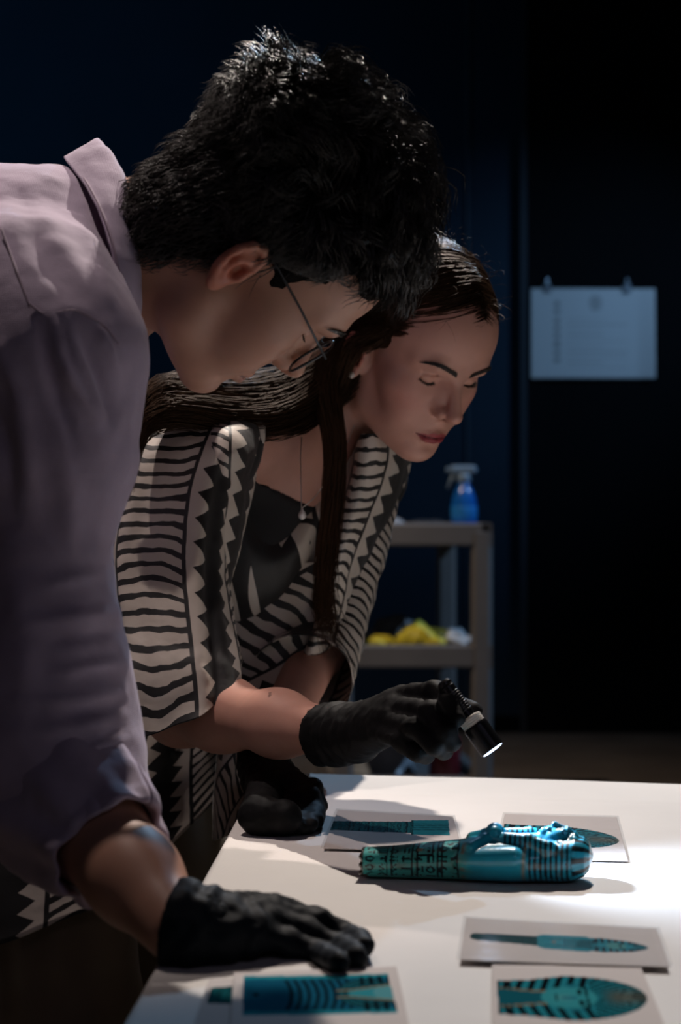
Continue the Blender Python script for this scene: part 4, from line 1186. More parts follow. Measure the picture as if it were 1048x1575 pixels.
def man_gloves():
    pp = lambda *q: [P(*k) for k in q]
    zt = TABLE_Z + .0125
    r = [.0108, .0098, .0088, .0076]
    ch = [(pp((425, 1403, 1.398), (488, 1416, 1.404), (528, 1436, 1.404)) + [PT(553, 1446, zt)], r),
          (pp((418, 1407, 1.376), (490, 1420, 1.386), (536, 1442, 1.388)) + [PT(562, 1455, zt)], r),
          (pp((404, 1419, 1.360), (472, 1435, 1.368), (518, 1456, 1.368)) + [PT(549, 1471, zt)], r),
          (pp((384, 1434, 1.342), (446, 1450, 1.348), (490, 1466, 1.350)) + [PT(522, 1480, zt)], [.0098, .0090, .0082, .0072]),
          (pp((330, 1418, 1.372), (385, 1424, 1.415)) + [PT(430, 1430, zt), PT(462, 1436, zt)], [.0155, .0130, .0112, .0095])]
    palm = [(P(300, 1428, 1.345), P(424, 1403, 1.397), .0215, .0130), (P(300, 1430, 1.343), P(418, 1408, 1.376), .0215, .0135), (P(300, 1434, 1.340), P(404, 1420, 1.356), .0215, .0140),
            (P(300, 1436, 1.335), P(384, 1436, 1.338), .0225, .0145), (P(300, 1428, 1.345), P(345, 1424, 1.385), .022, .0155)]
    V, F = glove_mesh(ch, palm, pp((264, 1421, 1.342), (284, 1425, 1.340), (308, 1427, 1.343)), [.0305, .0280, .0240], seed=9, wrinkle=.0014)
    V[:, 2] = np.maximum(V[:, 2], TABLE_Z + .0030)
    mesh_obj('glove', V, F, M_navy_glove, man)
man_gloves()
# ================================================================== table
M_cloth = mat('white_tablecloth', (0.74, 0.71, 0.68), 0.85, noise=(7, .04), bump=(35, .12, .004), sheen=.1)
weave(M_cloth, 260, .10, .0006)
M_wood = mat('trestle_wood', (.30, .19, .11), .55, noise=(12, .25))
def make_table():
    t = empty('work_table', (.6, 1.6, 0), 'long work table hidden under a white cloth', 'table')
    MB().box((-.10, .93, TABLE_Z-.035), (1.55, 2.24, TABLE_Z-.004), .004).build('table_top', M_wood, t)
    for x in (-.04, 1.49):
        for y in (1.0, 2.16):
            MB().box((x-.025, y-.025, 0), (x+.025, y+.025, TABLE_Z-.035), .003).build('leg', M_wood, t)
    MB().box((-.02, 2.13, TABLE_Z-.12), (1.47, 2.16, TABLE_Z-.035)).build('rail', M_wood, t)
    MB().box((-.02, 1.0, TABLE_Z-.12), (1.47, 1.03, TABLE_Z-.035)).build('rail', M_wood, t)
make_table()
def make_cloth():
    # outline: left edge nearly along the view, far edge slightly oblique; short overhang
    def far(x): return 2.325 - .27*(x + .02)*np.exp(-np.maximum(x - .4, 0)*2)*.9
    def left(y): return -.128 + .034*(y - 1.2)
    nx, ny = 150, 150
    a = np.concatenate([[-.16, -.12, -.08, -.04, -.015, -.004], np.linspace(0, 1, nx-12)**1.25*1.66, [1.665, 1.68, 1.70, 1.74, 1.78, 1.82]])
    b = np.concatenate([[-.16, -.12, -.08, -.04, -.015, -.004], np.linspace(0, 1, ny-12), [1.004, 1.012, 1.03, 1.06, 1.09, 1.12]])
    V = np.zeros((ny, nx, 3))
    for j in range(ny):
        for i in range(nx):
            q = min(max(b[j], 0), 1); y = .90 + q*(2.325 - .90)
            aa = min(max(a[i], 0), 1.66)
            x = left(y) + aa
            yy = .90 + q*(far(x) - .90)
            z = TABLE_Z
            dl = max(-a[i], 0) + max(a[i] - 1.66, 0); df = max(-b[j], 0) + max(b[j] - 1, 0)*1.2
            drop = max(dl, df)
            out = .004 + .006*math.sin(yy*23) + .004*math.sin(x*31)
            if drop > 0:
                z -= drop
                if a[i] < 0: x -= min(.004, drop) + out*drop*4
                if a[i] > 1.66: x += min(.004, drop) + out*drop*4
                if b[j] < 0: yy -= min(.004, drop) + out*drop*4
                if b[j] > 1: yy += min(.004, drop) + out*drop*4
            V[j, i] = (x, yy, z)
    x, y = V[..., 0], V[..., 1]
    flat = (V[..., 2] > TABLE_Z - 1e-6)
    p = np.stack([x.ravel()*5, y.ravel()*3.2, 0*x.ravel()], 1)
    w = .0012*fbm(p, 3).reshape(x.shape)
    fold = 2.155 - .25*(x + .02)*np.exp(-np.maximum(x - .4, 0)*2)*.9
    w = w + .004*np.exp(-((y - fold)/.006)**2)*(.6 + .4*np.sin(x*7 + 1)) - .003/(1 + np.exp(-(y - fold)/.008))
    V[..., 2] += np.where(flat, w + .0015, 0)
    o = mesh_obj('tablecloth', V.reshape(-1, 3), grid_faces(ny, nx), M_cloth)
    tag(o, 'white cloth spread over the work table', 'tablecloth')
    md = o.modifiers.new('thickness', 'SOLIDIFY'); md.thickness = .0012; md.offset = -1
make_cloth()
CZ = TABLE_Z + .0035          # top of the cloth

# ================================================================== printed cards
TEAL = np.array([.02, .22, .27]); BLUE = np.array([.02, .30, .46]); INK = np.array([.006, .010, .014]); PAPER = np.array([.60, .545, .52])
def ss(a, b, x): t = np.clip((x-a)/(b-a), 0, 1); return t*t*(3-2*t)
def glyphs(u, v, cell, seed):
    """rows of small sign-like strokes: returns ink 0..1; u runs along the columns"""
    r = np.random.default_rng(seed)
    ci = np.floor(u/cell).astype(int); cj = np.floor(v/cell).astype(int)
    fu = u/cell - ci; fv = v/cell - cj
    tb = r.integers(0, 7, (64, 64)); k = tb[ci % 64, cj % 64]
    ink = np.zeros(u.shape)
    L = .13
    ink = np.maximum(ink, (k == 0)*((np.abs(fu-.5) < L) & (np.abs(fv-.5) < .36)))
    ink = np.maximum(ink, (k == 1)*((np.abs(fv-.35) < L*.8) | (np.abs(fv-.7) < L*.7))*(np.abs(fu-.5) < .38))
    rr = np.hypot(fu-.5, fv-.5)
    ink = np.maximum(ink, (k == 2)*(np.abs(rr-.28) < .1))
    ink = np.maximum(ink, (k == 3)*(((np.abs(fu-.3) < .1) | (np.abs(fu-.7) < .1)) & (np.abs(fv-.5) < .38)))
    ink = np.maximum(ink, (k == 4)*((np.abs(fv-.5+.18*np.sin(fu*12.6)) < .12)))
    ink = np.maximum(ink, (k == 5)*((np.abs(fu-.5) < .1)*(np.abs(fv-.5) < .4) + ((np.abs(fv-.3) < .1)*(np.abs(fu-.5) < .35))))
    ink = np.maximum(ink, (k == 6)*((rr < .17) | ((np.abs(fv-.82) < .08)*(np.abs(fu-.5) < .35))))
    return ink
def mixc(c, col, w): w = np.clip(w, 0, 1)[..., None]; return c*(1-w) + np.asarray(col)*w
def paint_head(u, v):
    """crowned head, crown to the right; u 0..1 along, v -1..1 across"""
    c = np.tile(PAPER, (*u.shape, 1))
    half = np.where(u < .25, .62 + .25*u, np.where(u < .45, .70 + 1.0*(u-.25)*.6, .82*np.sqrt(np.clip(1-((u-.45)/.53)**2, 0, 1))))
    ins = np.abs(v) < half
    fig = np.tile(TEAL*1.25, (*u.shape, 1))
    # striped head cloth
    rad = np.hypot((u-.52)*1.6, v*.75)
    st = np.sin(np.where(u > .62, np.arctan2(v*.75, u-.40)*46, u*74 - np.abs(v)*7))
    fig = mixc(fig, INK, (st > .05)*1.0)
    # tan wear
    fig = mixc(fig, (.30, .24, .15), ss(.66, .80, u)*np.exp(-(v/.25)**2)*(st < .05)*.7)
    # lappets and neck
    neck = (np.abs(v) < .30 - .10*ss(.0, .3, u)) & (u < .36)
    fig = mixc(fig, np.array([.012, .13, .17]), neck)
    fig = mixc(fig, (.32, .25, .15), (np.abs(np.abs(v) - (.33 - .10*ss(.0, .3, u))) < .03) & (u < .36))
    # face
    fo = ((u-.47)/.185)**2 + (v/.40)**2
    fig = mixc(fig, np.array([.05, .36, .40]), fo < 1)
    fig = mixc(fig, np.array([.16, .42, .40]), .6*np.exp(-((u-.44)/.05)**2 - (v/.1)**2)*(fo < 1))
    for m in (-1, 1):
        e = ((u-.545)/.018)**2 + ((v-m*.20)/.11)**2
        fig = mixc(fig, INK, (e < 1)*1.0); fig = mixc(fig, INK, (np.abs(u-.585-.02*np.abs(v)) < .010)*(np.abs(v-m*.2) < .16)*1.0)
        fig = mixc(fig, np.array([.02, .2, .26]), (((u-.50)/.05)**2 + ((v-m*.44)/.06)**2 < 1)*1.0)
    fig = mixc(fig, INK, (np.abs(u-.385) < .008)*(np.abs(v) < .13)*1.0)
    fig = mixc(fig, np.array([.02, .16, .25]), (np.abs(v) < .05)*(np.abs(u-.47) < .05)*.8)
    fig = mixc(fig, INK, ((u < .1) & (np.sin(u*160) > 0) & ~neck)*.8)
    c[ins] = fig[ins]
    return c
def paint_body(u, v):
    c = np.tile(PAPER, (*u.shape, 1))
    half = .55 + .22*u + (u > .68)*.18
    ins = (np.abs(v) < half)
    fig = np.tile(np.array([.015, .15, .17]), (*u.shape, 1))
    g = glyphs(u*.19, v*.06+.5, .0105, 3)
    fig = mixc(fig, INK, g*(u < .7)*.9)
    fig = mixc(fig, INK, ((np.abs((u*6.2) % 1 - .5) > .465) & (u < .7))*1.0)
    fig = mixc(fig, TEAL*1.5, (u > .7)*.7)
    fig = mixc(fig, INK, ((u > .7) & (np.abs(v) < .5) & (np.sin(v*26) > .5))*.7)
    c[ins] = fig[ins]; return c
def paint_full(u, v):
    c = np.tile(PAPER*.98, (*u.shape, 1))
    x = (u - .04)/.92
    half = np.interp(x, [0, .015, .04, .38, .39, .42, .66, .68, .74, .80, .90, .97, 1.0], [.05, .14, .17, .22, .27, .34, .36, .30, .33, .30, .24, .12, .0])
    ins = (np.abs(v) < half) & (x > 0) & (x < 1)
    fig = np.tile(np.array([.010, .075, .075]), (*u.shape, 1))
    fig = mixc(fig, INK, glyphs(x*.25, v*.03+.5, .006, 8)*(x < .38)*.8)
    fig = mixc(fig, np.array([.03, .30, .38]), (x > .385)*1.0)
    fig = mixc(fig, INK, ((x > .53) & (x < .72) & (np.abs(v) < .2) & (np.sin(x*330) > 0))*.85)
    fig = mixc(fig, INK, ((x > .70) & (np.abs(v) > .1 ) & (np.sin(x*170) > -.2))*.95)
    fig = mixc(fig, INK, ((x > .91) & (np.sin(v*60) > 0))*.95)
    fig = mixc(fig, np.array([.10, .36, .36]), (((x-.82)/.055)**2 + (v/.15)**2 < 1)*1.0)
    fig = mixc(fig, INK, ((np.abs(x-.845) < .006) & (np.abs(np.abs(v)-.07) < .045))*1.0)
    fig = mixc(fig, np.array([.25, .20, .12]), (((x-.475)/.012)**2 + (v/.05)**2 < 1)*1.0)
    fig = mixc(fig, INK, ((np.abs(np.abs(v)-.16) < .015) & (x > .42) & (x < .6))*.8)
    c[ins] = fig[ins]; return c
def paint_chest(u, v):
    c = np.tile(PAPER*1.02, (*u.shape, 1))
    ins = (np.abs(v) < .86) & (u > .04) & (u < .97)
    fig = np.tile(np.array([.012, .13, .22]), (*u.shape, 1))
    fig = mixc(fig, np.array([.03, .33, .40]), (np.abs(v) > .70)*1.0)
    fig = mixc(fig, INK, ((u > .30) & (u < .74) & (np.sin(u*115 + 9*v*v) > .1) & (np.abs(v) < .66))*.9)
    rr = np.hypot((u-.82)*1.9, v*.55)
    fig = mixc(fig, np.array([.02, .16, .2]), (rr < .36)*1.0)
    fig = mixc(fig, INK, ((rr < .36) & (np.sin(rr*95) > .2))*.8)
    fig = mixc(fig, np.array([.05, .36, .42]), (np.abs(v) < .12 + .75*np.clip(u-.72, 0, 1))*(u > .70))
    fig = mixc(fig, np.array([.16, .46, .50]), (((u-.93)/.08)**2 + (v/.3)**2 < 1)*.8)
    fig = mixc(fig, (.33, .27, .15), (np.abs(np.abs(v) - (.15 + .75*np.clip(u-.72, 0, 1))) < .03)*(u > .62))
    fig = mixc(fig, INK, ((u > .78) & (np.abs(v) > .30+.5*(u-.72)) & (np.sin(u*105) > 0) & (np.abs(v) < .75))*.95)
    fig = mixc(fig, INK, (((u-.12)/.02)**2 + (v/.07)**2 < 1)*1.0)
    c[ins] = fig[ins]; return c
def bilinear(q, a, b):
    TL, TR, BR, BL = [np.asarray(k) for k in q]
    a = a[..., None]; b = b[..., None]
    return (TL*(1-a) + TR*a)*(1-b) + (BL*(1-a) + BR*a)*b
M_print = mat('photo_print', (.6, .6, .6), .9, vcol=True, spec=.0)
def plastic(name):
    m = bpy.data.materials.new(name); m.use_nodes = True; nt = m.node_tree
    nt.nodes.remove(nt.nodes['Principled BSDF'])
    out = nt.nodes['Material Output']
    tr = nt.nodes.new('ShaderNodeBsdfTransparent'); gl = nt.nodes.new('ShaderNodeBsdfGlossy'); gl.inputs['Roughness'].default_value = .16
    N.nt = nt; lw = nt.nodes.new('ShaderNodeLayerWeight'); fr = N.m('POWER', N(lw.outputs['Facing']), 5.0)*.45 + .03
    mx = nt.nodes.new('ShaderNodeMixShader')
    tr.inputs[0].default_value = (.97, .97, .97, 1)
    tc = nt.nodes.new('ShaderNodeTexCoord'); no = nt.nodes.new('ShaderNodeTexNoise'); no.inputs['Scale'].default_value = 22
    bn = nt.nodes.new('ShaderNodeBump'); bn.inputs['Strength'].default_value = .25; bn.inputs['Distance'].default_value = .004
    nt.links.new(tc.outputs['Object'], no.inputs['Vector']); nt.links.new(no.outputs['Fac'], bn.inputs['Height']); nt.links.new(bn.outputs[0], gl.inputs['Normal'])
    nt.links.new(fr.s, mx.inputs[0]); nt.links.new(tr.outputs[0], mx.inputs[1]); nt.links.new(gl.outputs[0], mx.inputs[2])
    nt.links.new(mx.outputs[0], out.inputs[0]); return m
M_sleeve = plastic('clear_plastic_sleeve')
def make_card(corners, pic, painter, label, z=CZ, lift=0.0, n=(170, 96), sleeve=True, bow=.0005):
    """corners, pic: four frame positions TL, TR, BR, BL of the card and of the printed picture (u runs left to right)"""
    q = [PT(*c, z) for c in corners]; pq = [PT(*c, z) for c in pic]
    cen = sum(q)/4
    t = empty('photo_card', cen, label, 'photo card', 'printed photos of the figurine on the table')
    nu, nv = n
    U, Vv = np.meshgrid(np.linspace(0, 1, nu), np.linspace(0, 1, nv))
    S = bilinear(q, U, Vv)
    S[..., 2] = z + .0006 + bow*(1-np.sin(U*math.pi))*np.abs(np.sin(Vv*2.2+.6)) + lift
    # picture coordinates at every point (inverse of a near-affine quad)
    A = np.stack([pq[1]-pq[0], pq[3]-pq[0]], 1)[:2]
    st = np.linalg.solve(A, (S[..., :2] - pq[0][:2]).reshape(-1, 2).T).T.reshape(*U.shape, 2)
    c = painter(np.clip(st[..., 0], -.2, 1.2), st[..., 1]*2 - 1)
    inside = (st[..., 0] >= 0) & (st[..., 0] <= 1) & (np.abs(st[..., 1]-.5) <= .5)
    c = np.where((np.abs(c - PAPER).sum(-1) > .2)[..., None], c*.62, c)
    c[~inside] = PAPER
    F = grid_faces(nv, nu)[:, ::-1]
    o = mesh_obj('photo_print', S.reshape(-1, 3), F, M_print, t, True, col=c.reshape(-1, 3))
    md = o.modifiers.new('thickness', 'SOLIDIFY'); md.thickness = .0004; md.offset = -1
    if sleeve:
        s2 = [cen + (k - cen)*1.035 for k in q]
        a, b = np.meshgrid(np.linspace(0, 1, 24), np.linspace(0, 1, 16))
        S2 = bilinear(s2, a, b); S2[..., 2] = z + .0014 + bow*(1-np.sin(a*math.pi))*np.abs(np.sin(b*2.2+.6)) + lift + .0006*np.sin(a*9)*np.sin(b*5)
        mesh_obj('plastic_sleeve', S2.reshape(-1, 3), grid_faces(16, 24)[:, ::-1], M_sleeve, t, True)
    return t
make_card([(520, 1247), (697, 1257), (712, 1312), (497, 1306)], [(512, 1259), (690, 1262), (686, 1298), (505, 1284)], paint_body,
          'photo of the hieroglyph-covered legs, lying in shadow behind the figurine', z=CZ)
make_card([(777, 1253), (949, 1258), (967, 1326), (762, 1320)], [(779, 1262), (956, 1276), (961, 1312), (765, 1300)], paint_head,
          'photo of the striped head lying behind the figurine head', z=CZ)
make_card([(718, 1413), (1010, 1430), (1030, 1489), (708, 1478)], [(716, 1411), (1002, 1429), (1016, 1492), (706, 1474)], paint_full,
          'photo of the whole slender figure, in front of the figurine', z=CZ+.0012)
make_card([(757, 1486), (985, 1486), (1040, 1622), (757, 1622)], [(763, 1496), (985, 1496), (990, 1578), (769, 1580)], paint_head,
          'photo of the striped head and face at the bottom right of the table', z=CZ, sleeve=False)
make_card([(322, 1508), (420, 1503), (420, 1580), (296, 1586)], [(328, 1512), (420, 1508), (420, 1550), (314, 1556)], paint_body,
          'photo card mostly covered by another, left of the collar photo', z=CZ, sleeve=False)
make_card([(360, 1498), (610, 1488), (632, 1590), (352, 1596)], [(366, 1499), (602, 1495), (608, 1562), (362, 1570)], paint_chest,
          'photo of the figure\'s chest and beaded collar under the gloved hand', z=CZ+.0012, sleeve=False)

# ================================================================== the faience figurine
def make_figurine():
    h = .0009
    L = .193
    s = SDF((-.004, -.042, -.002), (.199, .042, .056), h)
    X = s.ax[0][:, None, None]; Y = s.ax[1][None, :, None]; Z = s.ax[2][None, None, :]
    xs = [0, .03, .06, .082, .090, .105, .125, .140, .150, .165, .178, .186, .1905, .193]
    w = np.interp(s.ax[0], xs, [.0175, .0195, .022, .0245, .0285, .0335, .0345, .0315, .0285, .0285, .0265, .0215, .0145, .004])[:, None, None]
    hh = np.interp(s.ax[0], xs, [.0118, .0130, .0148, .0160, .0168, .0176, .0176, .0170, .0170, .0182, .0185, .0160, .0115, .003])[:, None, None]
    cz = np.interp(s.ax[0], xs, [.0118, .0130, .0148, .0160, .0168, .0176, .0176, .0170, .0170, .0182, .0195, .0205, .021, .021])[:, None, None]
    rr = (np.abs(Y/w)**2.4 + np.abs((Z-cz)/hh)**2.4)**(1/2.4)
    s.D = ((rr - 1)*np.minimum(w, hh)).astype(np.float32)
    s.D = np.maximum(s.D, np.maximum(-X - .0 + .0012*np.sin(Y*700) + .001*np.sin(Z*900+1), X - .1935).astype(np.float32))
    E, C = s.ell, s.cap
    for m in (-1, 1):
        C((.088, m*.028, .020), (.128, m*.0285, .022), .0085, .0095, .004)         # upper arm
        s.chain([(.092, m*.0255, .029), (.104, m*.012, .0345), (.112, -m*.004, .0350)], [.0062, .0055, .005], .003)   # forearm across the chest
        E((.1115, -m*.0075, .0395), (.0075, .0066, .0066), .002)                       # fist
        C((.106, -m*.010, .0385), (.122, -m*.016, .0345), .0021, .0021, .0015)        # implement
        s.chain([(.122, m*.0115, .0352), (.140, m*.0165, .0345), (.156, m*.0215, .030)], [.0062, .0068, .0070], .003)  # lappet
    C((.128, 0, .0295), (.150, 0, .0305), .0085, .0095, .003)                            # throat
    E((.164, 0, .0335), (.0140, .0125, .0112), .003)                                 # face
    E((.1535, 0, .0405), (.0045, .0045, .0042), .003)                                 # chin
    C((.1615, 0, .0470), (.1695, 0, .0440), .0024, .0016, .003)                        # nose
    C((.1570, -.0035, .0440), (.1570, .0035, .0440), .0016, .0016, .0015)            # lips
    for m in (-1, 1):
        E((.1690, m*.0052, .0430), (.0022, .0040, .0016), .0015)
        C((.1725, m*.0015, .0440), (.1715, m*.0085, .0415), .0012, .0010, .0015)
        E((.1655, m*.0150, .0300), (.0055, .0022, .0050), .002)                      # ear
    s.chain([(.1765, -.017, .026), (.1775, -.009, .0355), (.1780, 0, .0385), (.1775, .009, .0355), (.1765, .017, .026)], .0026, .002)  # brow band
    C((.178, 0, .039), (.172, 0, .0445), .002, .0012, .0015)                         # uraeus
    s.D = np.maximum(s.D, (-Z).astype(np.float32) + np.float32(.0004))
    V, F = s.mesh()
    x, y, z = V.T
    Nn = vert_normals(V, F)
    ang = np.arctan2(y, z - .012)                       # around the body
    arc = ang*.026
    c = np.tile(np.array([.018, .320, .460]), (len(V), 1))
    def mix(col, w_):
        nonlocal c
        w_ = np.clip(w_, 0, 1)[:, None]; c = c*(1-w_) + np.asarray(col)*w_
    nz = fbm(V*90, 3)
    mix((.016, .33, .50), ss(.0, .7, nz)*.6)
    mix((.065, .450, .400), ss(.098, .080, x)*.9)                                    # greener legs
    mix((.10, .10, .06), ss(.25, .9, nz)*ss(.10, .08, x)*.5)
    # columns of signs on the legs
    legs = (x < .083) & (z > .004)
    sep = [.0015, .0225, .0265, .0440, .0480, .0655, .0690, .0825]
    g = glyphs(arc + .3, x*1.02 - .0028, .0105, 22)*(vnoise(V*400) > -.6)
    mix(INK, g*legs*.97)
    for q in sep: mix(INK, (np.abs(x - q) < .0008)*(z > .003)*.95)
    # a cartouche
    ca = np.maximum(np.abs((x - .0545)/.0062), np.abs((arc + .016)/.0125)); mix(INK, (np.abs(ca - 1) < .10)*legs)
    mix((.30, .22, .13), (np.hypot(x - .0500, arc + .021) < .0028)*.95)               # worn spot
    mix(INK, (np.hypot(x - .0755, arc + .0145) < .0026)*.95)
    mix((.23, .17, .10), np.exp(-((x - .0865)/.0022)**2)*ss(.0, .5, fbm(V*160, 2) + .25)*.8)
    mix((.05, .035, .022), ss(.0022, .0006, x))                                        # broken end
    mix((.045, .032, .02), (x < .006)*(z < .004)*1.0)
    # head cloth stripes
    hc = (x > .139) & ~((np.hypot((x - .162)/.0165, y/.0142) < 1) & (z > .031))
    lap = (x > .118) & (x < .158) & (np.abs(np.abs(y) - np.interp(x, [.118, .158], [.0115, .0215])) < .0078) & (z > .029)
    throat = (np.abs(y) < .0095) & (x < .16) & (z > .030)
    st = np.sin(np.where(x > .176, np.arctan2(y, z - .021)*15, x*1450 + np.abs(y)*120))
    mix(INK, ((hc & ~throat) | lap)*ss(-.1, .25, st)*.97)
    mix((.30, .23, .13), np.exp(-((x - .1385 - .002*np.cos(ang*2))/.0014)**2)*(z < .031)*.8)
    mix((.16, .12, .07), hc*ss(.35, .9, fbm(V*120, 2))*.6)
    # face features
    for m in (-1, 1):
        mix(INK, ((np.hypot((x - .1690)/.0016, (y - m*.0052)/.0046) < 1) & (z > .037))*1.0)
        mix(INK, ((np.abs(x - .1728) < .0008) & (np.abs(y - m*.005) < .0045) & (z > .037))*.9)
    mix((.010, .24, .42), ((np.hypot((x - .162)/.0165, y/.0142) < 1) & (z > .033))*.45)
    mix((.013, .06, .075), np.clip(-Nn[:, 2], 0, 1)*.0)
    M_f = mat('faience_glaze', (.05, .3, .35), .30, vcol=True, spec=.5, coat=.25, bump=(260, .12, .0012), bump2=(45, .15, .002))
    # lay it on the cloth: feet to the left, head to the right, on its back
    a = P(558, 1352, 1.650); a[2] = CZ - .0012; th = math.radians(-7.5)
    ax = np.array([math.cos(th), math.sin(th), 0]); ay = np.array([-math.sin(th), math.cos(th), 0])
    W = a + V[:, :1]*ax + V[:, 1:2]*ay + V[:, 2:]*np.array([0, 0, 1.0])
    o = mesh_obj('figurine', W, F, M_f, None, True, col=c)
    tag(o, 'turquoise glazed mummy figurine with black hieroglyphs lying on its back', 'figurine')
make_figurine()

# ================================================================== the torch
def make_torch():
    a = P(682, 1049, 1.694); b = P(758, 1153, 1.682)
    ax = nrm(b - a); Lg = np.linalg.norm(b - a)
    t = empty('flashlight', a, 'small black pen torch with a glowing blue-white lens, held in a gloved hand', 'flashlight')
    blk = mat('anodised_black', (.012, .012, .014), .30, .6, noise=(60, .2))
    MB().lathe([(.0045, -.001), (.0058, 0), (.0066, .0015), (.0066, .004), (.0060, .0045), (.0068, .006), (.0068, Lg*.58)], a, 28, ax).build('barrel', blk, t, False)
    for k in range(9):
        MB().lathe([(.0066, -.0007), (.0074, -.0004), (.0074, .0004), (.0066, .0007)], a + ax*(.012 + k*.0024), 28, ax).build('grip_ring', blk, t, True)
    MB().lathe([(.0070, 0), (.0100, .0008), (.0104, .0020), (.0104, .0030), (.0099, .0034), (.0104, .0038), (.0104, .0050), (.0099, .0054), (.0104, .0058), (.0104, .0070), (.0099, .0074), (.0104, .0078), (.0104, .0090), (.0075, .0095)],
               a + ax*Lg*.52, 32, ax).build('ring', mat('pale_ribbed_ring', (.62, .58, .52), .45), t, False)
    MB().lathe([(.0080, 0), (.0108, .001), (.0112, .003), (.0112, Lg*.36), (.0108, Lg*.375), (.0098, Lg*.375), (.0094, Lg*.365)], a + ax*(Lg*.625), 36, ax).build('lamp_head', blk, t, False)
    MB().lathe([(.0001, 0), (.0095, 0), (.0095, .0008), (.0060, .0014), (.0001, .0016)], a + ax*(Lg*.997), 32, ax).build('lens', mat('lit_lens', (.8, .9, 1.0), .1, emit=((.50, .68, 1.0), 7.0)), t, True)
    l = bpy.data.lights.new('torch_beam', 'SPOT'); l.energy = 4.5; l.color = (.66, .80, 1.0); l.spot_size = math.radians(112); l.spot_blend = .75; l.shadow_soft_size = .006
    o = bpy.data.objects.new('torch_beam', l); o.location = b + ax*.004
    o.rotation_euler = Vector(nrm(ax + np.array([.30, -.10, .10]))).to_track_quat('-Z', 'Y').to_euler(); COL.objects.link(o); parent(o, t)
    return a, b
TORCH = make_torch()

# ================================================================== service trolley in the background
M_plast = mat('grey_trolley_plastic', (.20, .19, .185), .5, noise=(8, .1))
def make_trolley():
    x0, x1 = P(512, 0, 6.0)[0], P(757, 0, 6.0)[0]; y0, y1 = 6.0, 6.78
    t = empty('service_trolley', ((x0+x1)/2, 6.4, 0), 'grey three-shelf service trolley standing before the dark wall', 'trolley')
    sk = -.07
    for zt in (1.015, .640, .235):
        v0 = MB()
        for (ax0, ax1, ay0, ay1, za, zb) in ((x0, x1, y0, y0+.03, zt-.07, zt), (x0+sk, x1+sk, y1-.03, y1, zt-.07, zt), ):
            v0.box((ax0, ay0, za), (ax1, ay1, zb), .006)
        v0.add([(x0, y0, zt-.07), (x0+.03, y0, zt-.07), (x0+sk+.03, y1, zt-.07), (x0+sk, y1, zt-.07), (x0, y0, zt), (x0+.03, y0, zt), (x0+sk+.03, y1, zt), (x0+sk, y1, zt)], [(3,2,1,0),(4,5,6,7),(0,1,5,4),(1,2,6,5),(2,3,7,6),(3,0,4,7)])
        v0.add([(x1-.03, y0, zt-.07), (x1, y0, zt-.07), (x1+sk, y1, zt-.07), (x1+sk-.03, y1, zt-.07), (x1-.03, y0, zt), (x1, y0, zt), (x1+sk, y1, zt), (x1+sk-.03, y1, zt)], [(3,2,1,0),(4,5,6,7),(0,1,5,4),(1,2,6,5),(2,3,7,6),(3,0,4,7)])
        v0.add([(x0+.01, y0+.01, zt-.05), (x1-.01, y0+.01, zt-.05), (x1+sk-.01, y1-.01, zt-.05), (x0+sk+.01, y1-.01, zt-.05), (x0+.01, y0+.01, zt-.03), (x1-.01, y0+.01, zt-.03), (x1+sk-.01, y1-.01, zt-.03), (x0+sk+.01, y1-.01, zt-.03)], [(3,2,1,0),(4,5,6,7),(0,1,5,4),(1,2,6,5),(2,3,7,6),(3,0,4,7)])
        v0.build('shelf_tray', M_plast, t)
    for (px, py) in ((x0+.03, y0+.03), (x1-.03, y0+.03), (x0+sk+.03, y1-.03), (x1+sk-.03, y1-.03)):
        MB().box((px-.032, py-.032, .10), (px+.032, py+.032, 1.0), .012).build('post', M_plast, t)
        c = MB().box((px-.012, py-.02, .06), (px+.012, py+.02, .105), .003).build('caster', M_black, t)
        MB().lathe([(.012, -.014), (.046, -.012), (.05, -.006), (.05, .006), (.046, .012), (.012, .014)], (px, py, .05), 20, (1, 0, 0)).build('wheel', M_black, c)
    MB().tube([(x1-.03, y0+.02, 1.0), (x1+.0, y0-.06, 1.035), (x0, y0-.06, 1.035), (x0+.03, y0+.02, 1.0)], .011, 10).build('handle', M_plast, t) if False else None
    return x0, x1, y0, y1
TX0, TX1, TY0, TY1 = make_trolley()
def make_spray():
    c = P(714, 0, 6.16); x, y = c[0], 6.16; z = .9855
    t = empty('spray_bottle', (x, y, z), 'blue cleaning spray bottle with white trigger on the trolley top', 'spray bottle')
    pr = [(.028, 0), (.038, .002), (.041, .010), (.041, .085), (.038, .105), (.028, .135), (.018, .150), (.017, .165)]
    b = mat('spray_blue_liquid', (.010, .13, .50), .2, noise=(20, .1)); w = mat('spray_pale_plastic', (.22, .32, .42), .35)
    o = MB().lathe(pr, (x, y, z), 24).build('bottle', b, t, True)
    MB().lathe([(.0412, .045), (.0416, .046), (.0416, .083), (.0412, .084)], (x, y, z), 24).build('label_band', mat('spray_label', (.02, .22, .62), .4), o, True)
    MB().lathe([(.021, .160), (.022, .163), (.022, .182), (.018, .186)], (x, y, z), 20).build('collar', w, t, True)
    k = MB().box((x-.045, y-.016, z+.184), (x+.040, y+.016, z+.212), .007); k.box((x-.058, y-.011, z+.190), (x-.045, y+.011, z+.206), .004)
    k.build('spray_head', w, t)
    MB().tube([(x-.030, y, z+.188), (x-.040, y, z+.165), (x-.052, y, z+.140)], [.007, .006, .004], 8).build('trigger', w, t, True)
make_spray()
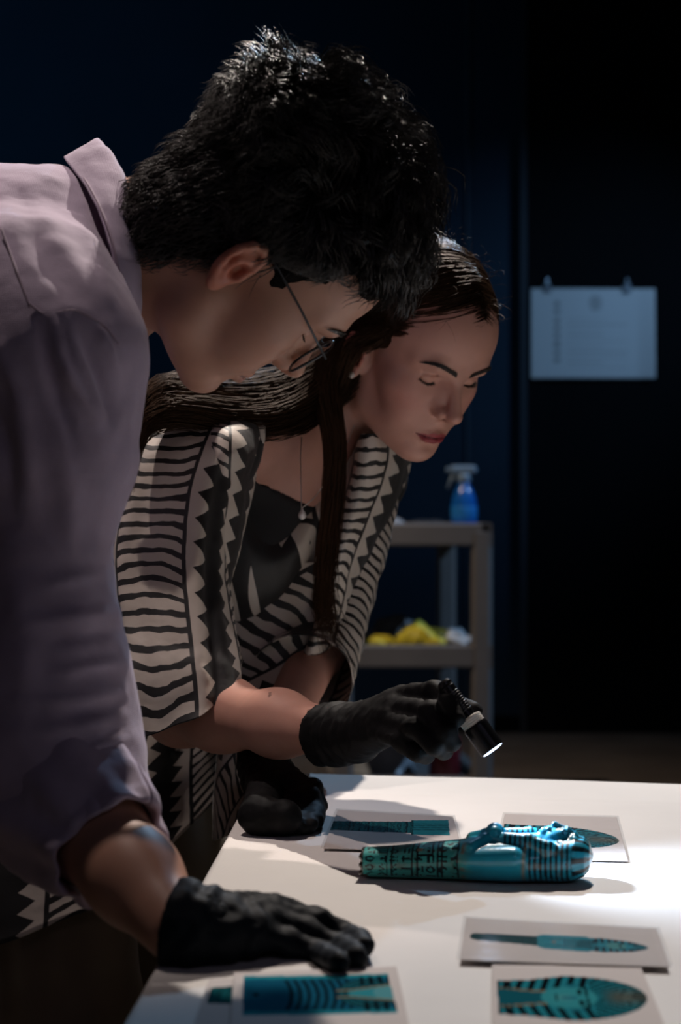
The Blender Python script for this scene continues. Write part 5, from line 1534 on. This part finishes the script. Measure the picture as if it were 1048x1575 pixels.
def lumps(name, cx, cy, z, parts, material, label, cat, group=None, h=.004, amp=.004):
    """a soft crumpled thing resting on a shelf"""
    a = np.array([p[0] for p in parts]); r = np.array([p[1] for p in parts])
    s = SDF((a - r).min(0) - .02, (a + r).max(0) + .02, h)
    for c, q in parts: s.ell(c, q, .015)
    V, F = s.mesh(); V = fold_noise(V, F, amp, 60)
    V[:, 2] -= V[:, 2].min(); V = V + np.array([cx, cy, z])
    o = mesh_obj(name, V, F, material); return tag(o, label, cat, group)
def trolley_things():
    w = mat('white_card_box', (.55, .52, .48), .6, noise=(20, .08)); z2 = .612
    x = lambda px, d: P(px, 0, d)[0]
    t = empty('glove_box', (x(548, 6.2), 6.2, z2), 'pale cardboard box at the left of the middle trolley shelf', 'box')
    MB().box((x(530, 6.2), 6.12, z2), (x(560, 6.2), 6.3, z2+.085), .003).build('box_body', w, t)
    MB().box((x(530, 6.2)-.002, 6.118, z2+.07), (x(560, 6.2)+.002, 6.302, z2+.088), .003).build('lid', w, t)
    ye = mat('yellow_rubber', (.75, .66, .06), .45, noise=(30, .15))
    yd = mat('dull_yellow_rubber', (.36, .25, .02), .5, noise=(30, .15))
    lumps('rubber_glove', x(642, 6.14), 6.14, z2, [((0, 0, .03), (.055, .05, .04)), ((.04, -.02, .015), (.05, .03, .022)), ((-.04, .0, .02), (.03, .03, .03)), ((.0, .01, .055), (.03, .03, .03))], ye, 'bright yellow crumpled rubber glove heaped on the middle trolley shelf', 'glove', 'yellow rubber gloves on the trolley')
    lumps('rubber_glove', x(584, 6.09), 6.09, z2, [((0, 0, .02), (.04, .04, .028)), ((.03, 0, .015), (.03, .025, .02)), ((-.03, 0, .014), (.022, .02, .018))], ye, 'small yellow glove beside the cardboard box on the trolley', 'glove', 'yellow rubber gloves on the trolley')
    lumps('rubber_glove', x(672, 6.29), 6.29, z2, [((0, 0, .025), (.06, .05, .032)), ((.05, 0, .02), (.03, .03, .024))], yd, 'dull olive-yellow glove at the right of the glove heap', 'glove', 'yellow rubber gloves on the trolley')
    cl = mat('clear_bag', (.50, .52, .54), .25, spec=.8, noise=(25, .3))
    lumps('plastic_bag', x(706, 6.14), 6.14, z2, [((0, 0, .025), (.045, .04, .022)), ((-.01, .01, .045), (.032, .03, .022))], cl, 'crumpled clear plastic bag at the right end of the middle shelf', 'bag', amp=.009)
    lumps('plastic_bag', x(606, 6.36), 6.36, z2, [((0, 0, .04), (.07, .05, .045)), ((.03, 0, .03), (.05, .05, .035))], mat('grey_bag', (.16, .16, .17), .3, noise=(25, .3)), 'greyish plastic bag lying behind the yellow gloves', 'bag', amp=.009)
    z1 = .987
    lumps('cleaning_cloth', x(662, 6.30), 6.30, z1, [((0, 0, .012), (.07, .06, .016)), ((-.05, .01, .01), (.05, .05, .012))], mat('dark_cloth', (.03, .035, .045), .8), 'dark folded cleaning cloth on the trolley top', 'cloth')
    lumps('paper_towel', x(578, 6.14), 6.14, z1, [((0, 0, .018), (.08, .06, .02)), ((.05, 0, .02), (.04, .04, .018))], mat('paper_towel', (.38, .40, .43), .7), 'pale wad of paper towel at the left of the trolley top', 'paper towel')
    t = empty('shallow_tray', (x(722, 6.1), 6.1, z1), 'small white tray in front of the spray bottle', 'tray')
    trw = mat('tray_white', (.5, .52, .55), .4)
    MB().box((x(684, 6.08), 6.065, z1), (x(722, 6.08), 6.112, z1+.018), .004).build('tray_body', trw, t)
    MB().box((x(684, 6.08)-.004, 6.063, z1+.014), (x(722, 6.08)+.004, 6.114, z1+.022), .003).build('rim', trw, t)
    t = empty('mixing_bowl', (x(590, 6.3), 6.30, .207), 'pale upturned plastic bowl on the lower trolley shelf', 'bowl')
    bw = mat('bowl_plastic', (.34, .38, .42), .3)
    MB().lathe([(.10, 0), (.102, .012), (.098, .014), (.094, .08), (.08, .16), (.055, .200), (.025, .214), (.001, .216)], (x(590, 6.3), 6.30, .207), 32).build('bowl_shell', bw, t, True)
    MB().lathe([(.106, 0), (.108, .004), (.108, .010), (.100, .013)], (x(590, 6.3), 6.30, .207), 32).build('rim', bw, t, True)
    t = empty('red_can', (x(684, 6.2), 6.2, .207), 'dark red can on the lower trolley shelf', 'can')
    MB().lathe([(.045, 0), (.05, .004), (.05, .12), (.046, .128), (.02, .132)], (x(684, 6.2), 6.2, .207), 24).build('can_body', mat('red_paint', (.20, .02, .03), .4), t, True)
    MB().lathe([(.018, .13), (.018, .145), (.012, .148)], (x(684, 6.2), 6.2, .207), 16).build('cap', M_black, t, True)
trolley_things()
make_poster()
